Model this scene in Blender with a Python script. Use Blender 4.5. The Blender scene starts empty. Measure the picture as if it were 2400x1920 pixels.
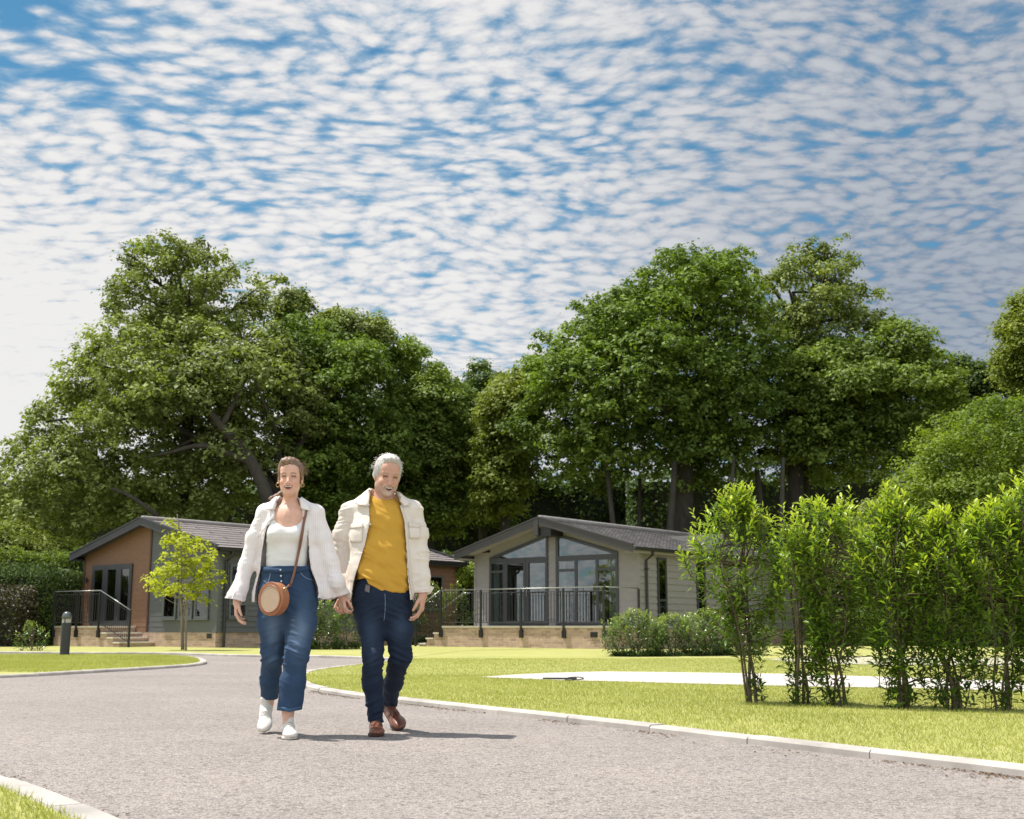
import bpy, bmesh, math, random
import numpy as np
from mathutils import Vector, Matrix
random.seed(7)
RNG = np.random.default_rng(11)
sc = bpy.context.scene
COL = sc.collection
# ------------------------------------------------------------------ camera
FPX, CX, CY, EYE = 2850.0, 1200.0, 960.0, 0.66
PITCH = math.atan(507 / 2850.0)
cam = bpy.data.cameras.new('camera'); cam_o = bpy.data.objects.new('camera', cam); COL.objects.link(cam_o)
cam_o.location = (0, 0, EYE); cam_o.rotation_euler = (math.pi / 2 + PITCH, 0, 0)
cam.sensor_width = 36; cam.lens = FPX / 2400 * 36; cam.clip_end = 3000; cam.clip_start = 0.05
cam.dof.use_dof = True; cam.dof.focus_distance = 7.8; cam.dof.aperture_fstop = 6.3
sc.camera = cam_o
# ------------------------------------------------------------------ sun and sky
SUN_DIR = Vector((-0.39, 0.13, 0.91)).normalized()      # towards the sun: high, left and a little behind the couple
sun = bpy.data.lights.new('sun', 'SUN'); sun.energy = 4.9; sun.angle = math.radians(0.53); sun.color = (1.0, 0.96, 0.895)
sun_o = bpy.data.objects.new('sun', sun); COL.objects.link(sun_o)
sun_o.rotation_euler = SUN_DIR.to_track_quat('Z', 'Y').to_euler()
world = bpy.data.worlds.new('World'); sc.world = world; world.use_nodes = True
sc.view_settings.view_transform = 'Standard'; sc.view_settings.look = 'None'
sc.view_settings.exposure = 0.45; sc.view_settings.gamma = 1.0
sc.cycles.use_denoising = True
sc.cycles.max_bounces = 7; sc.cycles.diffuse_bounces = 3; sc.cycles.glossy_bounces = 3
sc.cycles.transmission_bounces = 4; sc.cycles.transparent_max_bounces = 8

class NT:
    """small helper for node trees"""
    def __init__(self, tree): self.t = tree; self.n = tree.nodes; self.l = tree.links
    def add(self, typ, **kw):
        nd = self.n.new(typ)
        for k, v in kw.items():
            if k == 'ins':
                for kk, vv in v.items():
                    if hasattr(vv, 'is_output'): self.l.new(vv, nd.inputs[kk])
                    else: nd.inputs[kk].default_value = vv
            else: setattr(nd, k, v)
        return nd
    def math(self, op, a, b=0.0, c=None, clamp=False):
        nd = self.n.new('ShaderNodeMath'); nd.operation = op; nd.use_clamp = clamp
        for i, v in enumerate((a, b) if c is None else (a, b, c)):
            if hasattr(v, 'is_output'): self.l.new(v, nd.inputs[i])
            else: nd.inputs[i].default_value = v
        return nd.outputs[0]
    def ramp(self, fac, stops, interp='LINEAR'):
        nd = self.n.new('ShaderNodeValToRGB'); cr = nd.color_ramp; cr.interpolation = interp
        while len(cr.elements) > 1: cr.elements.remove(cr.elements[0])
        cr.elements[0].position = stops[0][0]; cr.elements[0].color = c4(stops[0][1])
        for p, c in stops[1:]:
            e = cr.elements.new(p); e.color = c4(c)
        self.l.new(fac, nd.inputs[0]); return nd.outputs[0]
    def noise(self, vec, scale, detail=3, rough=.55, dist=0.0, dims='3D'):
        nd = self.n.new('ShaderNodeTexNoise'); nd.noise_dimensions = dims
        nd.inputs['Scale'].default_value = scale; nd.inputs['Detail'].default_value = detail
        nd.inputs['Roughness'].default_value = rough; nd.inputs['Distortion'].default_value = dist
        if vec is not None: self.l.new(vec, nd.inputs['Vector'])
        return nd
    def mix(self, fac, a, b, blend='MIX'):
        nd = self.n.new('ShaderNodeMix'); nd.data_type = 'RGBA'; nd.blend_type = blend
        for i, v in ((0, fac), (6, a), (7, b)):
            if hasattr(v, 'is_output'): self.l.new(v, nd.inputs[i])
            else: nd.inputs[i].default_value = c4(v) if i else v
        return nd.outputs[2]
    def smooth(self, v, lo, hi, a=0.0, b=1.0):
        nd = self.n.new('ShaderNodeMapRange'); nd.interpolation_type = 'SMOOTHSTEP'
        self.l.new(v, nd.inputs[0])
        for i, x in enumerate((lo, hi, a, b)):
            if hasattr(x, 'is_output'): self.l.new(x, nd.inputs[i + 1])
            else: nd.inputs[i + 1].default_value = x
        return nd.outputs[0]
def c4(c): return tuple(c) + (1.0,) if len(c) == 3 else tuple(c)

def build_world():
    N = NT(world.node_tree); N.n.clear()
    out = N.add('ShaderNodeOutputWorld'); bg = N.add('ShaderNodeBackground'); N.l.new(bg.outputs[0], out.inputs[0])
    sky = N.add('ShaderNodeTexSky'); sky.sky_type = 'NISHITA'; sky.sun_disc = False
    sky.sun_elevation = math.asin(SUN_DIR.z); sky.sun_rotation = math.atan2(SUN_DIR.x, SUN_DIR.y)
    sky.ozone_density = 3.0; sky.air_density = 1.0; sky.dust_density = 0.3
    hs = N.add('ShaderNodeHueSaturation', ins={'Saturation': 1.0, 'Value': 1.0, 'Color': sky.outputs[0]})
    blue = N.mix(1.0, hs.outputs[0], (0.55, 0.98, 0.98), 'MULTIPLY')
    tc = N.add('ShaderNodeTexCoord').outputs['Generated']
    sp = N.add('ShaderNodeSeparateXYZ', ins={0: tc})
    x, y, z = sp.outputs
    zz = N.math('ADD', N.math('MAXIMUM', z, 0.0), 0.17)
    px = N.math('DIVIDE', x, zz); py = N.math('DIVIDE', y, zz)
    pv = N.add('ShaderNodeCombineXYZ', ins={0: px, 1: py}).outputs[0]
    # gentle warp so that the rows wander
    w = N.noise(pv, 1.6, 3, .5)
    ws = N.add('ShaderNodeVectorMath', operation='SUBTRACT', ins={0: w.outputs['Color'], 1: (.5, .5, .5)}).outputs[0]
    wa = N.add('ShaderNodeVectorMath', operation='SCALE', ins={0: ws, 'Scale': 0.22}).outputs[0]
    pw = N.add('ShaderNodeVectorMath', operation='ADD', ins={0: pv, 1: wa}).outputs[0]
    m = N.add('ShaderNodeMapping', ins={'Vector': pw, 'Rotation': (0, 0, math.radians(-14)), 'Scale': (0.66, 0.98, 1.0)}).outputs[0]
    band = N.add('ShaderNodeMapping', ins={'Vector': pw, 'Rotation': (0, 0, math.radians(-20)), 'Scale': (0.22, 1.0, 1.0)}).outputs[0]
    n1 = N.noise(m, 38.0, 6, .56, 0.03).outputs['Fac']
    vo = N.add('ShaderNodeTexVoronoi', feature='SMOOTH_F1', ins={'Vector': m, 'Scale': 38.0, 'Smoothness': 0.45, 'Randomness': 0.85})
    rows = N.noise(band, 17.0, 2, .5).outputs['Fac']
    wisp = N.noise(m, 95.0, 4, .6, 0.1).outputs['Fac']
    big = N.noise(pv, 1.3, 3, .55).outputs['Fac']
    cell = N.math('SUBTRACT', 0.45, vo.outputs['Distance'])
    d = N.math('ADD', 0.5, N.math('MULTIPLY', N.math('SUBTRACT', n1, .5), 1.25))
    d = N.math('ADD', d, N.math('MULTIPLY', cell, 1.1))
    d = N.math('ADD', d, N.math('MULTIPLY', N.math('SUBTRACT', rows, .5), 0.70))
    d = N.math('ADD', d, N.math('MULTIPLY', N.math('SUBTRACT', wisp, .5), 0.26))
    d = N.math('ADD', d, N.math('MULTIPLY', N.math('SUBTRACT', big, .5), 0.42))
    # cover: denser towards the horizon, open in the upper left corner
    az = N.math('DIVIDE', x, N.math('MAXIMUM', y, 0.05))
    low = N.smooth(z, 0.20, 0.46, 0.54, 0.34)
    d = N.math('ADD', d, low)
    hole = N.math('MULTIPLY', N.smooth(az, -0.43, -0.30, 1.0, 0.0), N.smooth(z, 0.36, 0.46, 0.0, 1.0))
    ypos = N.math('GREATER_THAN', y, 0.0)
    d = N.math('SUBTRACT', d, N.math('MULTIPLY', N.math('MULTIPLY', hole, ypos), 0.42))
    lw = N.math('MULTIPLY', N.math('MULTIPLY', N.smooth(az, -0.42, -0.18, 1.0, 0.0), N.smooth(z, 0.2, 0.37, 1.0, 0.0)), ypos)
    d = N.math('ADD', d, N.math('MULTIPLY', lw, 0.45))
    mask = N.smooth(d, 0.20, 0.84, 0.0, 1.0)
    thick = N.smooth(N.math('ADD', d, N.math('MULTIPLY', N.math('SUBTRACT', wisp, .5), .5)), 0.44, 1.30, 0.0, 1.0)
    ccol = N.ramp(thick, [(0.0, (0.28, 0.37, 0.46)), (0.35, (0.42, 0.455, 0.50)), (0.7, (0.53, 0.53, 0.54)), (1.0, (0.61, 0.60, 0.59))])
    # the bank of thicker cloud to the right is greyer
    grey = N.math('MULTIPLY', N.smooth(az, -0.08, 0.36, 0.0, 1.0), ypos)
    gl = N.math('MULTIPLY', grey, N.smooth(z, 0.22, 0.42, 1.0, 0.7))
    ccol = N.mix(gl, ccol, N.mix(1.0, ccol, (0.42, 0.48, 0.57), 'MULTIPLY'))
    skyb = N.add('ShaderNodeVectorMath', operation='SCALE', ins={0: blue, 'Scale': 0.078}).outputs[0]
    col = N.mix(N.math('MULTIPLY', mask, 0.97), skyb, ccol)
    # sky behind the camera is scaled up, added as unseen fill for the couple
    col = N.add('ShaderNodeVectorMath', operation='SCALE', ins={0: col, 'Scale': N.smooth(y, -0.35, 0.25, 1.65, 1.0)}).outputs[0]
    # below the horizon the world is only ground light
    col = N.mix(N.smooth(z, -0.02, 0.0, 1.0, 0.0), col, (0.20, 0.21, 0.12))
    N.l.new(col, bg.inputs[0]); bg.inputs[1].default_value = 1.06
build_world()

# ------------------------------------------------------------------ placing helpers
def ray(px, py):
    a = (px - CX) / FPX; b = -(py - CY) / FPX
    return np.array([a, math.cos(PITCH) - b * math.sin(PITCH), math.sin(PITCH) + b * math.cos(PITCH)])
def atY(px, py, Y): return np.array([0, 0, EYE]) + ray(px, py) * (Y / ray(px, py)[1])
def atZ(px, py, Z=0.0): r = ray(px, py); return np.array([0, 0, EYE]) + r * ((Z - EYE) / r[2])

# ------------------------------------------------------------------ materials
MATS = {}
def new_mat(name):
    m = bpy.data.materials.new(name); m.use_nodes = True; N = NT(m.node_tree)
    b = N.n['Principled BSDF']; MATS[name] = m
    return m, N, b
def oc(N): return N.add('ShaderNodeTexCoord').outputs['Object']
def pmat(name, col, rough=.6, var=.12, vs=3.0, bump=None, metal=0.0, spec=.5, stretch=None):
    m, N, b = new_mat(name); v = oc(N)
    if stretch: v = N.add('ShaderNodeMapping', ins={'Vector': v, 'Scale': stretch}).outputs[0]
    nz = N.noise(v, vs, 5, .6).outputs['Fac']
    lo = tuple(c * (1 - var) for c in col); hi = tuple(min(1, c * (1 + var)) for c in col)
    N.l.new(N.ramp(nz, [(0.3, lo), (0.7, hi)]), b.inputs['Base Color'])
    b.inputs['Roughness'].default_value = rough; b.inputs['Metallic'].default_value = metal
    b.inputs['Specular IOR Level'].default_value = spec
    if bump:
        bn = N.noise(v, bump[0], 4, .6).outputs['Fac']
        bp = N.add('ShaderNodeBump', ins={'Strength': bump[1], 'Distance': bump[2], 'Height': bn})
        N.l.new(bp.outputs[0], b.inputs['Normal'])
    return m
def leaf_mat(name, dark, light, trans=.35, rough=.45, spec=.35, tip=None):
    """leaf colour runs from dark to light with the leaf's own random tint (0..1); tip colours young growth (1..2)"""
    m, N, b = new_mat(name)
    at = N.add('ShaderNodeAttribute', attribute_name='tint').outputs['Fac']
    st = [(0.0, dark), (0.5, light)]
    if tip: st.append((1.0, tip))
    colr = N.ramp(N.math('MULTIPLY', at, .5), st)
    N.l.new(colr, b.inputs['Base Color']); b.inputs['Roughness'].default_value = rough
    b.inputs['Specular IOR Level'].default_value = spec
    tr = N.add('ShaderNodeBsdfTranslucent', ins={'Color': N.mix(1.0, colr, (1.25, 1.35, .5), 'MULTIPLY')})
    mx = N.add('ShaderNodeMixShader', ins={0: trans, 1: b.outputs[0], 2: tr.outputs[0]})
    N.l.new(mx.outputs[0], N.n['Material Output'].inputs[0])
    return m

# ------------------------------------------------------------------ object helpers
def tag(o, label=None, cat=None, group=None, kind=None):
    if label: o['label'] = label
    if cat: o['category'] = cat
    if group: o['group'] = group
    if kind: o['kind'] = kind
    return o
def empty(name, loc=(0, 0, 0), rz=0, label=None, cat=None, group=None):
    o = bpy.data.objects.new(name, None); COL.objects.link(o); o.location = loc; o.rotation_euler = (0, 0, rz)
    o.empty_display_size = .1
    return tag(o, label, cat, group)
def link(name, me, mat=None, parent=None, smooth=False):
    o = bpy.data.objects.new(name, me); COL.objects.link(o)
    if mat is not None:
        for m in (mat if isinstance(mat, (list, tuple)) else [mat]): me.materials.append(m)
    if parent: o.parent = parent
    if smooth: me.polygons.foreach_set('use_smooth', np.ones(len(me.polygons), bool))
    return o
def npmesh(name, V, F, tint=None):
    """mesh from numpy verts (n,3) and faces (m,k) of one size"""
    V = np.asarray(V, np.float32); F = np.asarray(F, np.int32)
    me = bpy.data.meshes.new(name); k = F.shape[1]
    me.vertices.add(len(V)); me.vertices.foreach_set('co', V.ravel())
    me.loops.add(F.size); me.loops.foreach_set('vertex_index', F.ravel())
    me.polygons.add(len(F)); me.polygons.foreach_set('loop_start', np.arange(0, F.size, k, dtype=np.int32))
    try: me.polygons.foreach_set('loop_total', np.full(len(F), k, np.int32))
    except Exception: pass
    me.update(calc_edges=True)
    if tint is not None:
        a = me.attributes.new('tint', 'FLOAT', 'POINT'); a.data.foreach_set('value', np.asarray(tint, np.float32))
    return me
class MB:
    """collects boxes, prisms and tubes into ONE mesh"""
    def __init__(s): s.v = []; s.f = []
    def raw(s, v, f):
        o = len(s.v); s.v += [tuple(map(float, p)) for p in v]; s.f += [tuple(i + o for i in q) for q in f]; return s
    def box(s, x0, x1, y0, y1, z0, z1):
        return s.raw([(x0,y0,z0),(x1,y0,z0),(x1,y1,z0),(x0,y1,z0),(x0,y0,z1),(x1,y0,z1),(x1,y1,z1),(x0,y1,z1)],
              [(3,2,1,0),(4,5,6,7),(0,1,5,4),(1,2,6,5),(2,3,7,6),(3,0,4,7)])
    def prism(s, poly, axis, a, b):
        """poly: 2-D points in the two axes other than `axis` (cyclic order), extruded from a to b"""
        n = len(poly); V = []
        for t in (a, b):
            for p, q in poly:
                V.append({0: (t, p, q), 1: (p, t, q), 2: (p, q, t)}[axis])
        F = [tuple(range(n - 1, -1, -1)), tuple(range(n, 2 * n))]
        F += [(i, (i + 1) % n, n + (i + 1) % n, n + i) for i in range(n)]
        return s.raw(V, F)
    def tube(s, pts, rad, n=8, cap=True):
        pts = [Vector(p) for p in pts]
        if not isinstance(rad, (list, tuple, np.ndarray)): rad = [rad] * len(pts)
        V = []; F = []; prev = None
        for i, p in enumerate(pts):
            d = (pts[min(i + 1, len(pts) - 1)] - pts[max(i - 1, 0)])
            if d.length < 1e-9: d = Vector((0, 0, 1))
            d.normalize()
            if prev is None:
                a = d.orthogonal().normalized()
            else:
                a = (prev - d * prev.dot(d)).normalized()
            prev = a; b = d.cross(a)
            for k in range(n):
                t = 2 * math.pi * k / n
                V.append(p + a * (math.cos(t) * rad[i]) + b * (math.sin(t) * rad[i]))
        for i in range(len(pts) - 1):
            for k in range(n):
                F.append((i * n + k, i * n + (k + 1) % n, (i + 1) * n + (k + 1) % n, (i + 1) * n + k))
        if cap:
            F.append(tuple(range(n - 1, -1, -1))); F.append(tuple((len(pts) - 1) * n + k for k in range(n)))
        return s.raw(V, F)
    def build(s, name, mat=None, parent=None, smooth=False, bevel=0):
        me = bpy.data.meshes.new(name); me.from_pydata(s.v, [], s.f); me.update()
        bm = bmesh.new(); bm.from_mesh(me); bmesh.ops.recalc_face_normals(bm, faces=bm.faces); bm.to_mesh(me); bm.free()
        o = link(name, me, mat, parent, smooth)
        if bevel:
            md = o.modifiers.new('b', 'BEVEL'); md.width = bevel; md.segments = 2; md.limit_method = 'ANGLE'
        return o
# value noise for numpy
_PERM = RNG.random((32, 32, 32)).astype(np.float32)
def vnoise(P, s=1.0):
    Q = np.asarray(P) * s; I = np.floor(Q).astype(int); f = Q - I; f = f * f * (3 - 2 * f); r = 0
    for dx in (0, 1):
        for dy in (0, 1):
            for dz in (0, 1):
                w = (f[..., 0] if dx else 1 - f[..., 0]) * (f[..., 1] if dy else 1 - f[..., 1]) * (f[..., 2] if dz else 1 - f[..., 2])
                r = r + w * _PERM[(I[..., 0] + dx) % 32, (I[..., 1] + dy) % 32, (I[..., 2] + dz) % 32]
    return r * 2 - 1

def smooth3(pts, k=4):
    P = [np.array(p, float) for p in pts]; P = [2 * P[0] - P[1]] + P + [2 * P[-1] - P[-2]]; out = []
    for i in range(1, len(P) - 2):
        for j in range(k):
            t = j / k
            out.append(.5 * (2 * P[i] + (P[i + 1] - P[i - 1]) * t + (2 * P[i - 1] - 5 * P[i] + 4 * P[i + 1] - P[i + 2]) * t * t + (-P[i - 1] + 3 * P[i] - 3 * P[i + 1] + P[i + 2]) * t ** 3))
    out.append(P[-2]); return out
# ------------------------------------------------------------------ setting: road, lawns, kerbs, paths
def road_mat():
    m, N, b = new_mat('asphalt'); v = oc(N)
    big = N.noise(v, 0.5, 4, .6).outputs['Fac']; mid = N.noise(v, 9, 4, .6).outputs['Fac']
    vo = N.add('ShaderNodeTexVoronoi', ins={'Vector': v, 'Scale': 120.0, 'Randomness': 1.0})
    vo2 = N.add('ShaderNodeTexVoronoi', ins={'Vector': v, 'Scale': 58.0, 'Randomness': 1.0})
    st = N.add('ShaderNodeSeparateColor', ins={0: vo.outputs['Color']}).outputs[0]
    st2 = N.add('ShaderNodeSeparateColor', ins={0: vo2.outputs['Color']}).outputs[1]
    base = N.ramp(st, [(0.0, (0.16, 0.138, 0.125)), (0.12, (0.275, 0.240, 0.216)), (0.6, (0.345, 0.303, 0.275)), (1.0, (0.48, 0.42, 0.38))])
    base = N.mix(N.smooth(st2, .84, .93, 0, .6), base, (0.085, 0.073, 0.068))
    gap = N.smooth(vo.outputs['Distance'], 0.35, 0.75, 0.0, 0.4)
    base = N.mix(gap, base, (0.13, 0.11, 0.10))
    tone = N.ramp(N.math('ADD', N.math('MULTIPLY', big, .6), N.math('MULTIPLY', mid, .4)), [(0.3, (0.78, 0.78, 0.79)), (0.7, (1.16, 1.13, 1.10))])
    N.l.new(N.mix(1.0, base, tone, 'MULTIPLY'), b.inputs['Base Color'])
    b.inputs['Roughness'].default_value = .85
    h = N.math('ADD', N.math('MULTIPLY', vo.outputs['Distance'], -1.0), N.math('MULTIPLY', st, .8))
    bp = N.add('ShaderNodeBump', ins={'Strength': .8, 'Distance': .006, 'Height': h})
    N.l.new(bp.outputs[0], b.inputs['Normal']); return m
def lawn_mat(name, dark, light, dry):
    m, N, b = new_mat(name); v = oc(N)
    a = N.noise(v, 0.35, 4, .6).outputs['Fac']; c = N.noise(v, 2.2, 4, .65).outputs['Fac']
    f = N.noise(v, 60, 3, .7).outputs['Fac']; st = N.add('ShaderNodeMapping', ins={'Vector': v, 'Scale': (.25, 1.6, 1), 'Rotation': (0, 0, .2)}).outputs[0]
    g = N.noise(st, 1.3, 3, .6).outputs['Fac']
    t = N.math('ADD', N.math('MULTIPLY', a, .4), N.math('ADD', N.math('MULTIPLY', c, .3), N.math('MULTIPLY', g, .3)))
    base = N.ramp(t, [(0.32, dark), (0.52, light), (0.70, dry)])
    base = N.mix(N.math('MULTIPLY', N.smooth(f, .25, .6, 1, 0), .45), base, tuple(x * .45 for x in dark))
    N.l.new(base, b.inputs['Base Color']); b.inputs['Roughness'].default_value = .8; b.inputs['Specular IOR Level'].default_value = .2
    bp = N.add('ShaderNodeBump', ins={'Strength': .6, 'Distance': .02, 'Height': f}); N.l.new(bp.outputs[0], b.inputs['Normal'])
    return m
M_ROAD = road_mat()
M_LAWN = lawn_mat('lawn', (0.29, 0.30, 0.080), (0.405, 0.395, 0.128), (0.50, 0.45, 0.19))
M_FIELD = lawn_mat('meadow', (0.05, 0.09, 0.02), (0.09, 0.14, 0.03), (0.14, 0.16, 0.05))
M_KERB = pmat('kerb_concrete', (0.43, 0.39, 0.35), .85, .3, 2.2, (120, .5, .003))
M_PAVE = pmat('pale_paving', (0.52, 0.47, 0.42), .85, .07, 2.5, (150, .4, .002))
def flat(name, poly, z, mat, kind='structure'):
    bm = bmesh.new(); vs = [bm.verts.new((p[0], p[1], z)) for p in poly]; bm.faces.new(vs)
    bmesh.ops.recalc_face_normals(bm, faces=bm.faces)
    if bm.faces[:][0].normal.z < 0: bmesh.ops.reverse_faces(bm, faces=bm.faces)
    bmesh.ops.triangulate(bm, faces=bm.faces)
    me = bpy.data.meshes.new(name); bm.to_mesh(me); bm.free()
    return tag(link(name, me, mat), kind=kind)
def g2(pts, z=0.0): return [tuple(atZ(px, py, z)[:2]) for px, py in pts]
def smooth_line(pts, step=.25):
    """Catmull-Rom through ground points, resampled"""
    P = [np.array(p, float) for p in pts]; P = [2 * P[0] - P[1]] + P + [2 * P[-1] - P[-2]]; out = []
    for i in range(1, len(P) - 2):
        L = np.linalg.norm(P[i + 1] - P[i]); n = max(2, int(L / step))
        for k in range(n):
            t = k / n
            out.append(.5 * (2 * P[i] + (P[i + 1] - P[i - 1]) * t + (2 * P[i - 1] - 5 * P[i] + 4 * P[i + 1] - P[i + 2]) * t * t + (-P[i - 1] + 3 * P[i] - 3 * P[i + 1] + P[i + 2]) * t ** 3))
    out.append(P[-2]); return out
KH, KW = 0.042, 0.125
def kerb(line, side, name='kerb', h=KH, seg=.914):
    """kerb stones along the road edge; side=+1 puts the stone left of the walking direction"""
    P = np.array(line); d = np.gradient(P, axis=0); d /= np.linalg.norm(d, axis=1)[:, None] + 1e-9
    nrm = np.stack([-d[:, 1], d[:, 0]], 1) * side
    s = np.concatenate([[0], np.cumsum(np.linalg.norm(np.diff(P, axis=0), axis=1))])
    mb = MB(); k = 0; rr = random.Random(5)
    while k * seg < s[-1]:
        a, b = k * seg + .004, min((k + 1) * seg - .004, s[-1]); k += 1
        if b - a < .05: continue
        ts = np.linspace(a, b, 5); dz = rr.uniform(-.003, .003); dn = rr.uniform(-.003, .003)
        prof = [(0 + dn, -.08), (0.0 + dn, h - .013), (.012 + dn, h), (KW - .008, h), (KW, h - .012), (KW, -.08)]
        V = []; n = len(prof)
        for t in ts:
            c = np.array([np.interp(t, s, P[:, 0]), np.interp(t, s, P[:, 1])]); q = np.array([np.interp(t, s, nrm[:, 0]), np.interp(t, s, nrm[:, 1])])
            for o, z in prof: V.append((*(c + q * o), z + (dz if z > 0 else 0)))
        F = [(i * n + j, i * n + j + 1, (i + 1) * n + j + 1, (i + 1) * n + j) for i in range(4) for j in range(n - 1)]
        F += [tuple(range(n)), tuple(4 * n + j for j in range(n - 1, -1, -1))]
        mb.raw(V, F)
    return tag(mb.build(name, M_KERB), kind='structure')
def offset(line, side, d):
    P = np.array(line); t = np.gradient(P, axis=0); t /= np.linalg.norm(t, axis=1)[:, None] + 1e-9
    return [tuple(p) for p in P + np.stack([-t[:, 1], t[:, 0]], 1) * side * d]
flat('ground', [(-900, -60), (900, -60), (900, 1500), (-900, 1500)], -0.30, M_FIELD)
flat('road', [(-60, -8), (60, -8), (60, 46), (-60, 46)], 0.0, M_ROAD)
# right lawn: near kerb, rounded tip, then the back edge along the side road
kr = [atZ(x, y)[:2] for x, y in [(2900, 1884), (2400, 1823), (2316, 1812), (1932, 1766), (1548, 1719), (1300, 1690), (1058, 1662), (850, 1638), (745, 1622)]]
tip = [atZ(x, y)[:2] for x, y in [(700, 1608), (692, 1594), (716, 1579), (790, 1567), (880, 1557), (935, 1550.5)]]
line_r = smooth_line(kr + tip)
kerb(line_r, -1, 'kerb')
in_r = offset(line_r, -1, KW - .01)
lawn_r = in_r + [(-2.8, 31.6), (0.3, 38.0), (30, 60), (60, 60), (60, 2.0), (6.0, 2.0)]
LAWN_R = flat('lawn', lawn_r, 0.036, M_LAWN)
# left island
isl = [atZ(x, y)[:2] for x, y in [(-500, 1616), (-200, 1601), (0, 1589.5), (100, 1585), (230, 1577), (330, 1571), (420, 1565), (465, 1560.5)]]
isl += [atZ(x, y)[:2] for x, y in [(484, 1556), (478, 1549.5), (455, 1543.5), (400, 1540), (300, 1538)]]
isl += [np.array([-14.0, 27.6]), np.array([-30.0, 28.5])]
line_l = smooth_line(isl); kerb(line_l, 1, 'kerb')
lawn_l = offset(line_l, 1, KW - .01) + [(-60, 29), (-60, 10)]
flat('lawn', lawn_l, 0.036, M_LAWN)
# bottom-left verge
bl = [np.array([-4.5, 7.9])] + [atZ(x, y, .042)[:2] for x, y in [(-120, 1778), (0, 1813), (100, 1844), (200, 1884), (294, 1922), (420, 1985)]] + [np.array([-.55, 3.6])]
line_b = smooth_line(bl); kerb(line_b, -1, 'kerb')
in_b = offset(line_b, -1, KW - .01)
flat('lawn', in_b + [(-1.5, 0), (-60, 0), (-60, 9)], 0.036, M_LAWN)
# far verge in front of the lodges
fk = [np.array([-60, 35.0]), np.array([-22, 32.0])] + [atZ(x, y)[:2] for x, y in [(130, 1533), (350, 1534), (480, 1537), (560, 1539.5), (721, 1541.5), (848, 1545), (930, 1548)]]
fk2 = fk
line_f = smooth_line(fk2, .4); kerb(line_f, 1, 'kerb', .05)
flat('lawn', offset(line_f, 1, KW - .01) + [(-1.3, 31.0), (2.0, 37.0), (60, 62), (60, 64), (-60, 64)], 0.0405, M_LAWN)
flat('lawn', [(-80, 63.9), (80, 63.9), (80, 110), (-80, 110)], 0.035, M_FIELD)
# paved drives across the right lawn
path1 = g2([(1118, 1587.5), (1211, 1581), (1300, 1577), (1415, 1574), (1600, 1576), (1860, 1580), (2157, 1589), (2400, 1597), (2700, 1606), (2700, 1633), (2400, 1621), (2157, 1613.5), (1919, 1610), (1600, 1602), (1460, 1598), (1323, 1595), (1200, 1590)], .04)
PATH = flat('path', path1, 0.041, M_PAVE)
path2 = g2([(1793, 1545), (1900, 1541), (2071, 1541), (2286, 1542), (2600, 1545), (2600, 1563), (2286, 1560), (2071, 1558), (1900, 1555)], .04)
flat('path', path2, 0.041, M_PAVE)

# ------------------------------------------------------------------ grass blades
def in_poly(P, poly):
    x, y = P[:, 0], P[:, 1]; c = np.zeros(len(P), bool); poly = np.asarray(poly); n = len(poly); j = n - 1
    for i in range(n):
        xi, yi = poly[i]; xj, yj = poly[j]
        if abs(yj - yi) > 1e-12:
            c ^= ((yi > y) != (yj > y)) & (x < (xj - xi) * (y - yi) / (yj - yi) + xi)
        j = i
    return c
def blades(name, P, h, w, z, mat, lean=.5):
    n = len(P); a = RNG.uniform(0, 2 * np.pi, n); H = h * RNG.uniform(.5, 1.25, n); W = w * RNG.uniform(.6, 1.3, n)
    dx, dy = np.cos(a), np.sin(a); l = RNG.normal(0, lean, (n, 2)) * H[:, None]
    B = np.column_stack([P, np.full(n, z)])
    v0 = B + np.column_stack([dx * W / 2, dy * W / 2, 0 * W]); v1 = B - np.column_stack([dx * W / 2, dy * W / 2, 0 * W])
    v2 = B + np.column_stack([l, H])
    V = np.stack([v0, v1, v2], 1).reshape(-1, 3); F = np.arange(3 * n).reshape(-1, 3)
    cl = vnoise(np.column_stack([P, 0 * P[:, :1]]), 1.4) * .35 + .5
    t = np.repeat(np.clip(cl + RNG.normal(0, .3, n), 0, 2), 3)
    return tag(link(name, npmesh(name, V, F, t), mat), kind='stuff')
M_GRASS = leaf_mat('grass_blade', (0.31, 0.325, 0.085), (0.455, 0.455, 0.160), .30, .7, .15, (0.58, 0.54, 0.26))
def scatter(poly, box, n, dens=None):
    P = np.column_stack([RNG.uniform(box[0], box[1], n), RNG.uniform(box[2], box[3], n)])
    P = P[in_poly(P, poly)]
    P = P[(np.abs(P[:, 0]) < P[:, 1] * .46 + .5)]
    return P
pr = np.concatenate([scatter(lawn_r, (-3, 7, 5, 11), 150000), scatter(lawn_r, (-3, 10, 11, 16), 150000), scatter(lawn_r, (-3.5, 12, 16, 24), 120000)])
pr = pr[~in_poly(pr, path1)]
tag(blades('grass', pr, .025, .006, .034, M_GRASS), 'short mown grass of the lawn right of the road')
pb = scatter(in_b + [(-1.5, 0), (-60, 0), (-60, 9)], (-5, 0, 3, 8), 90000)
tag(blades('grass', pb, .034, .005, .034, M_GRASS), 'short grass on the verge at the bottom left')
pl = scatter(lawn_l, (-12, -5, 17, 30), 110000)
tag(blades('grass', pl, .035, .010, .034, M_GRASS), 'short grass on the island beyond the road')

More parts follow.
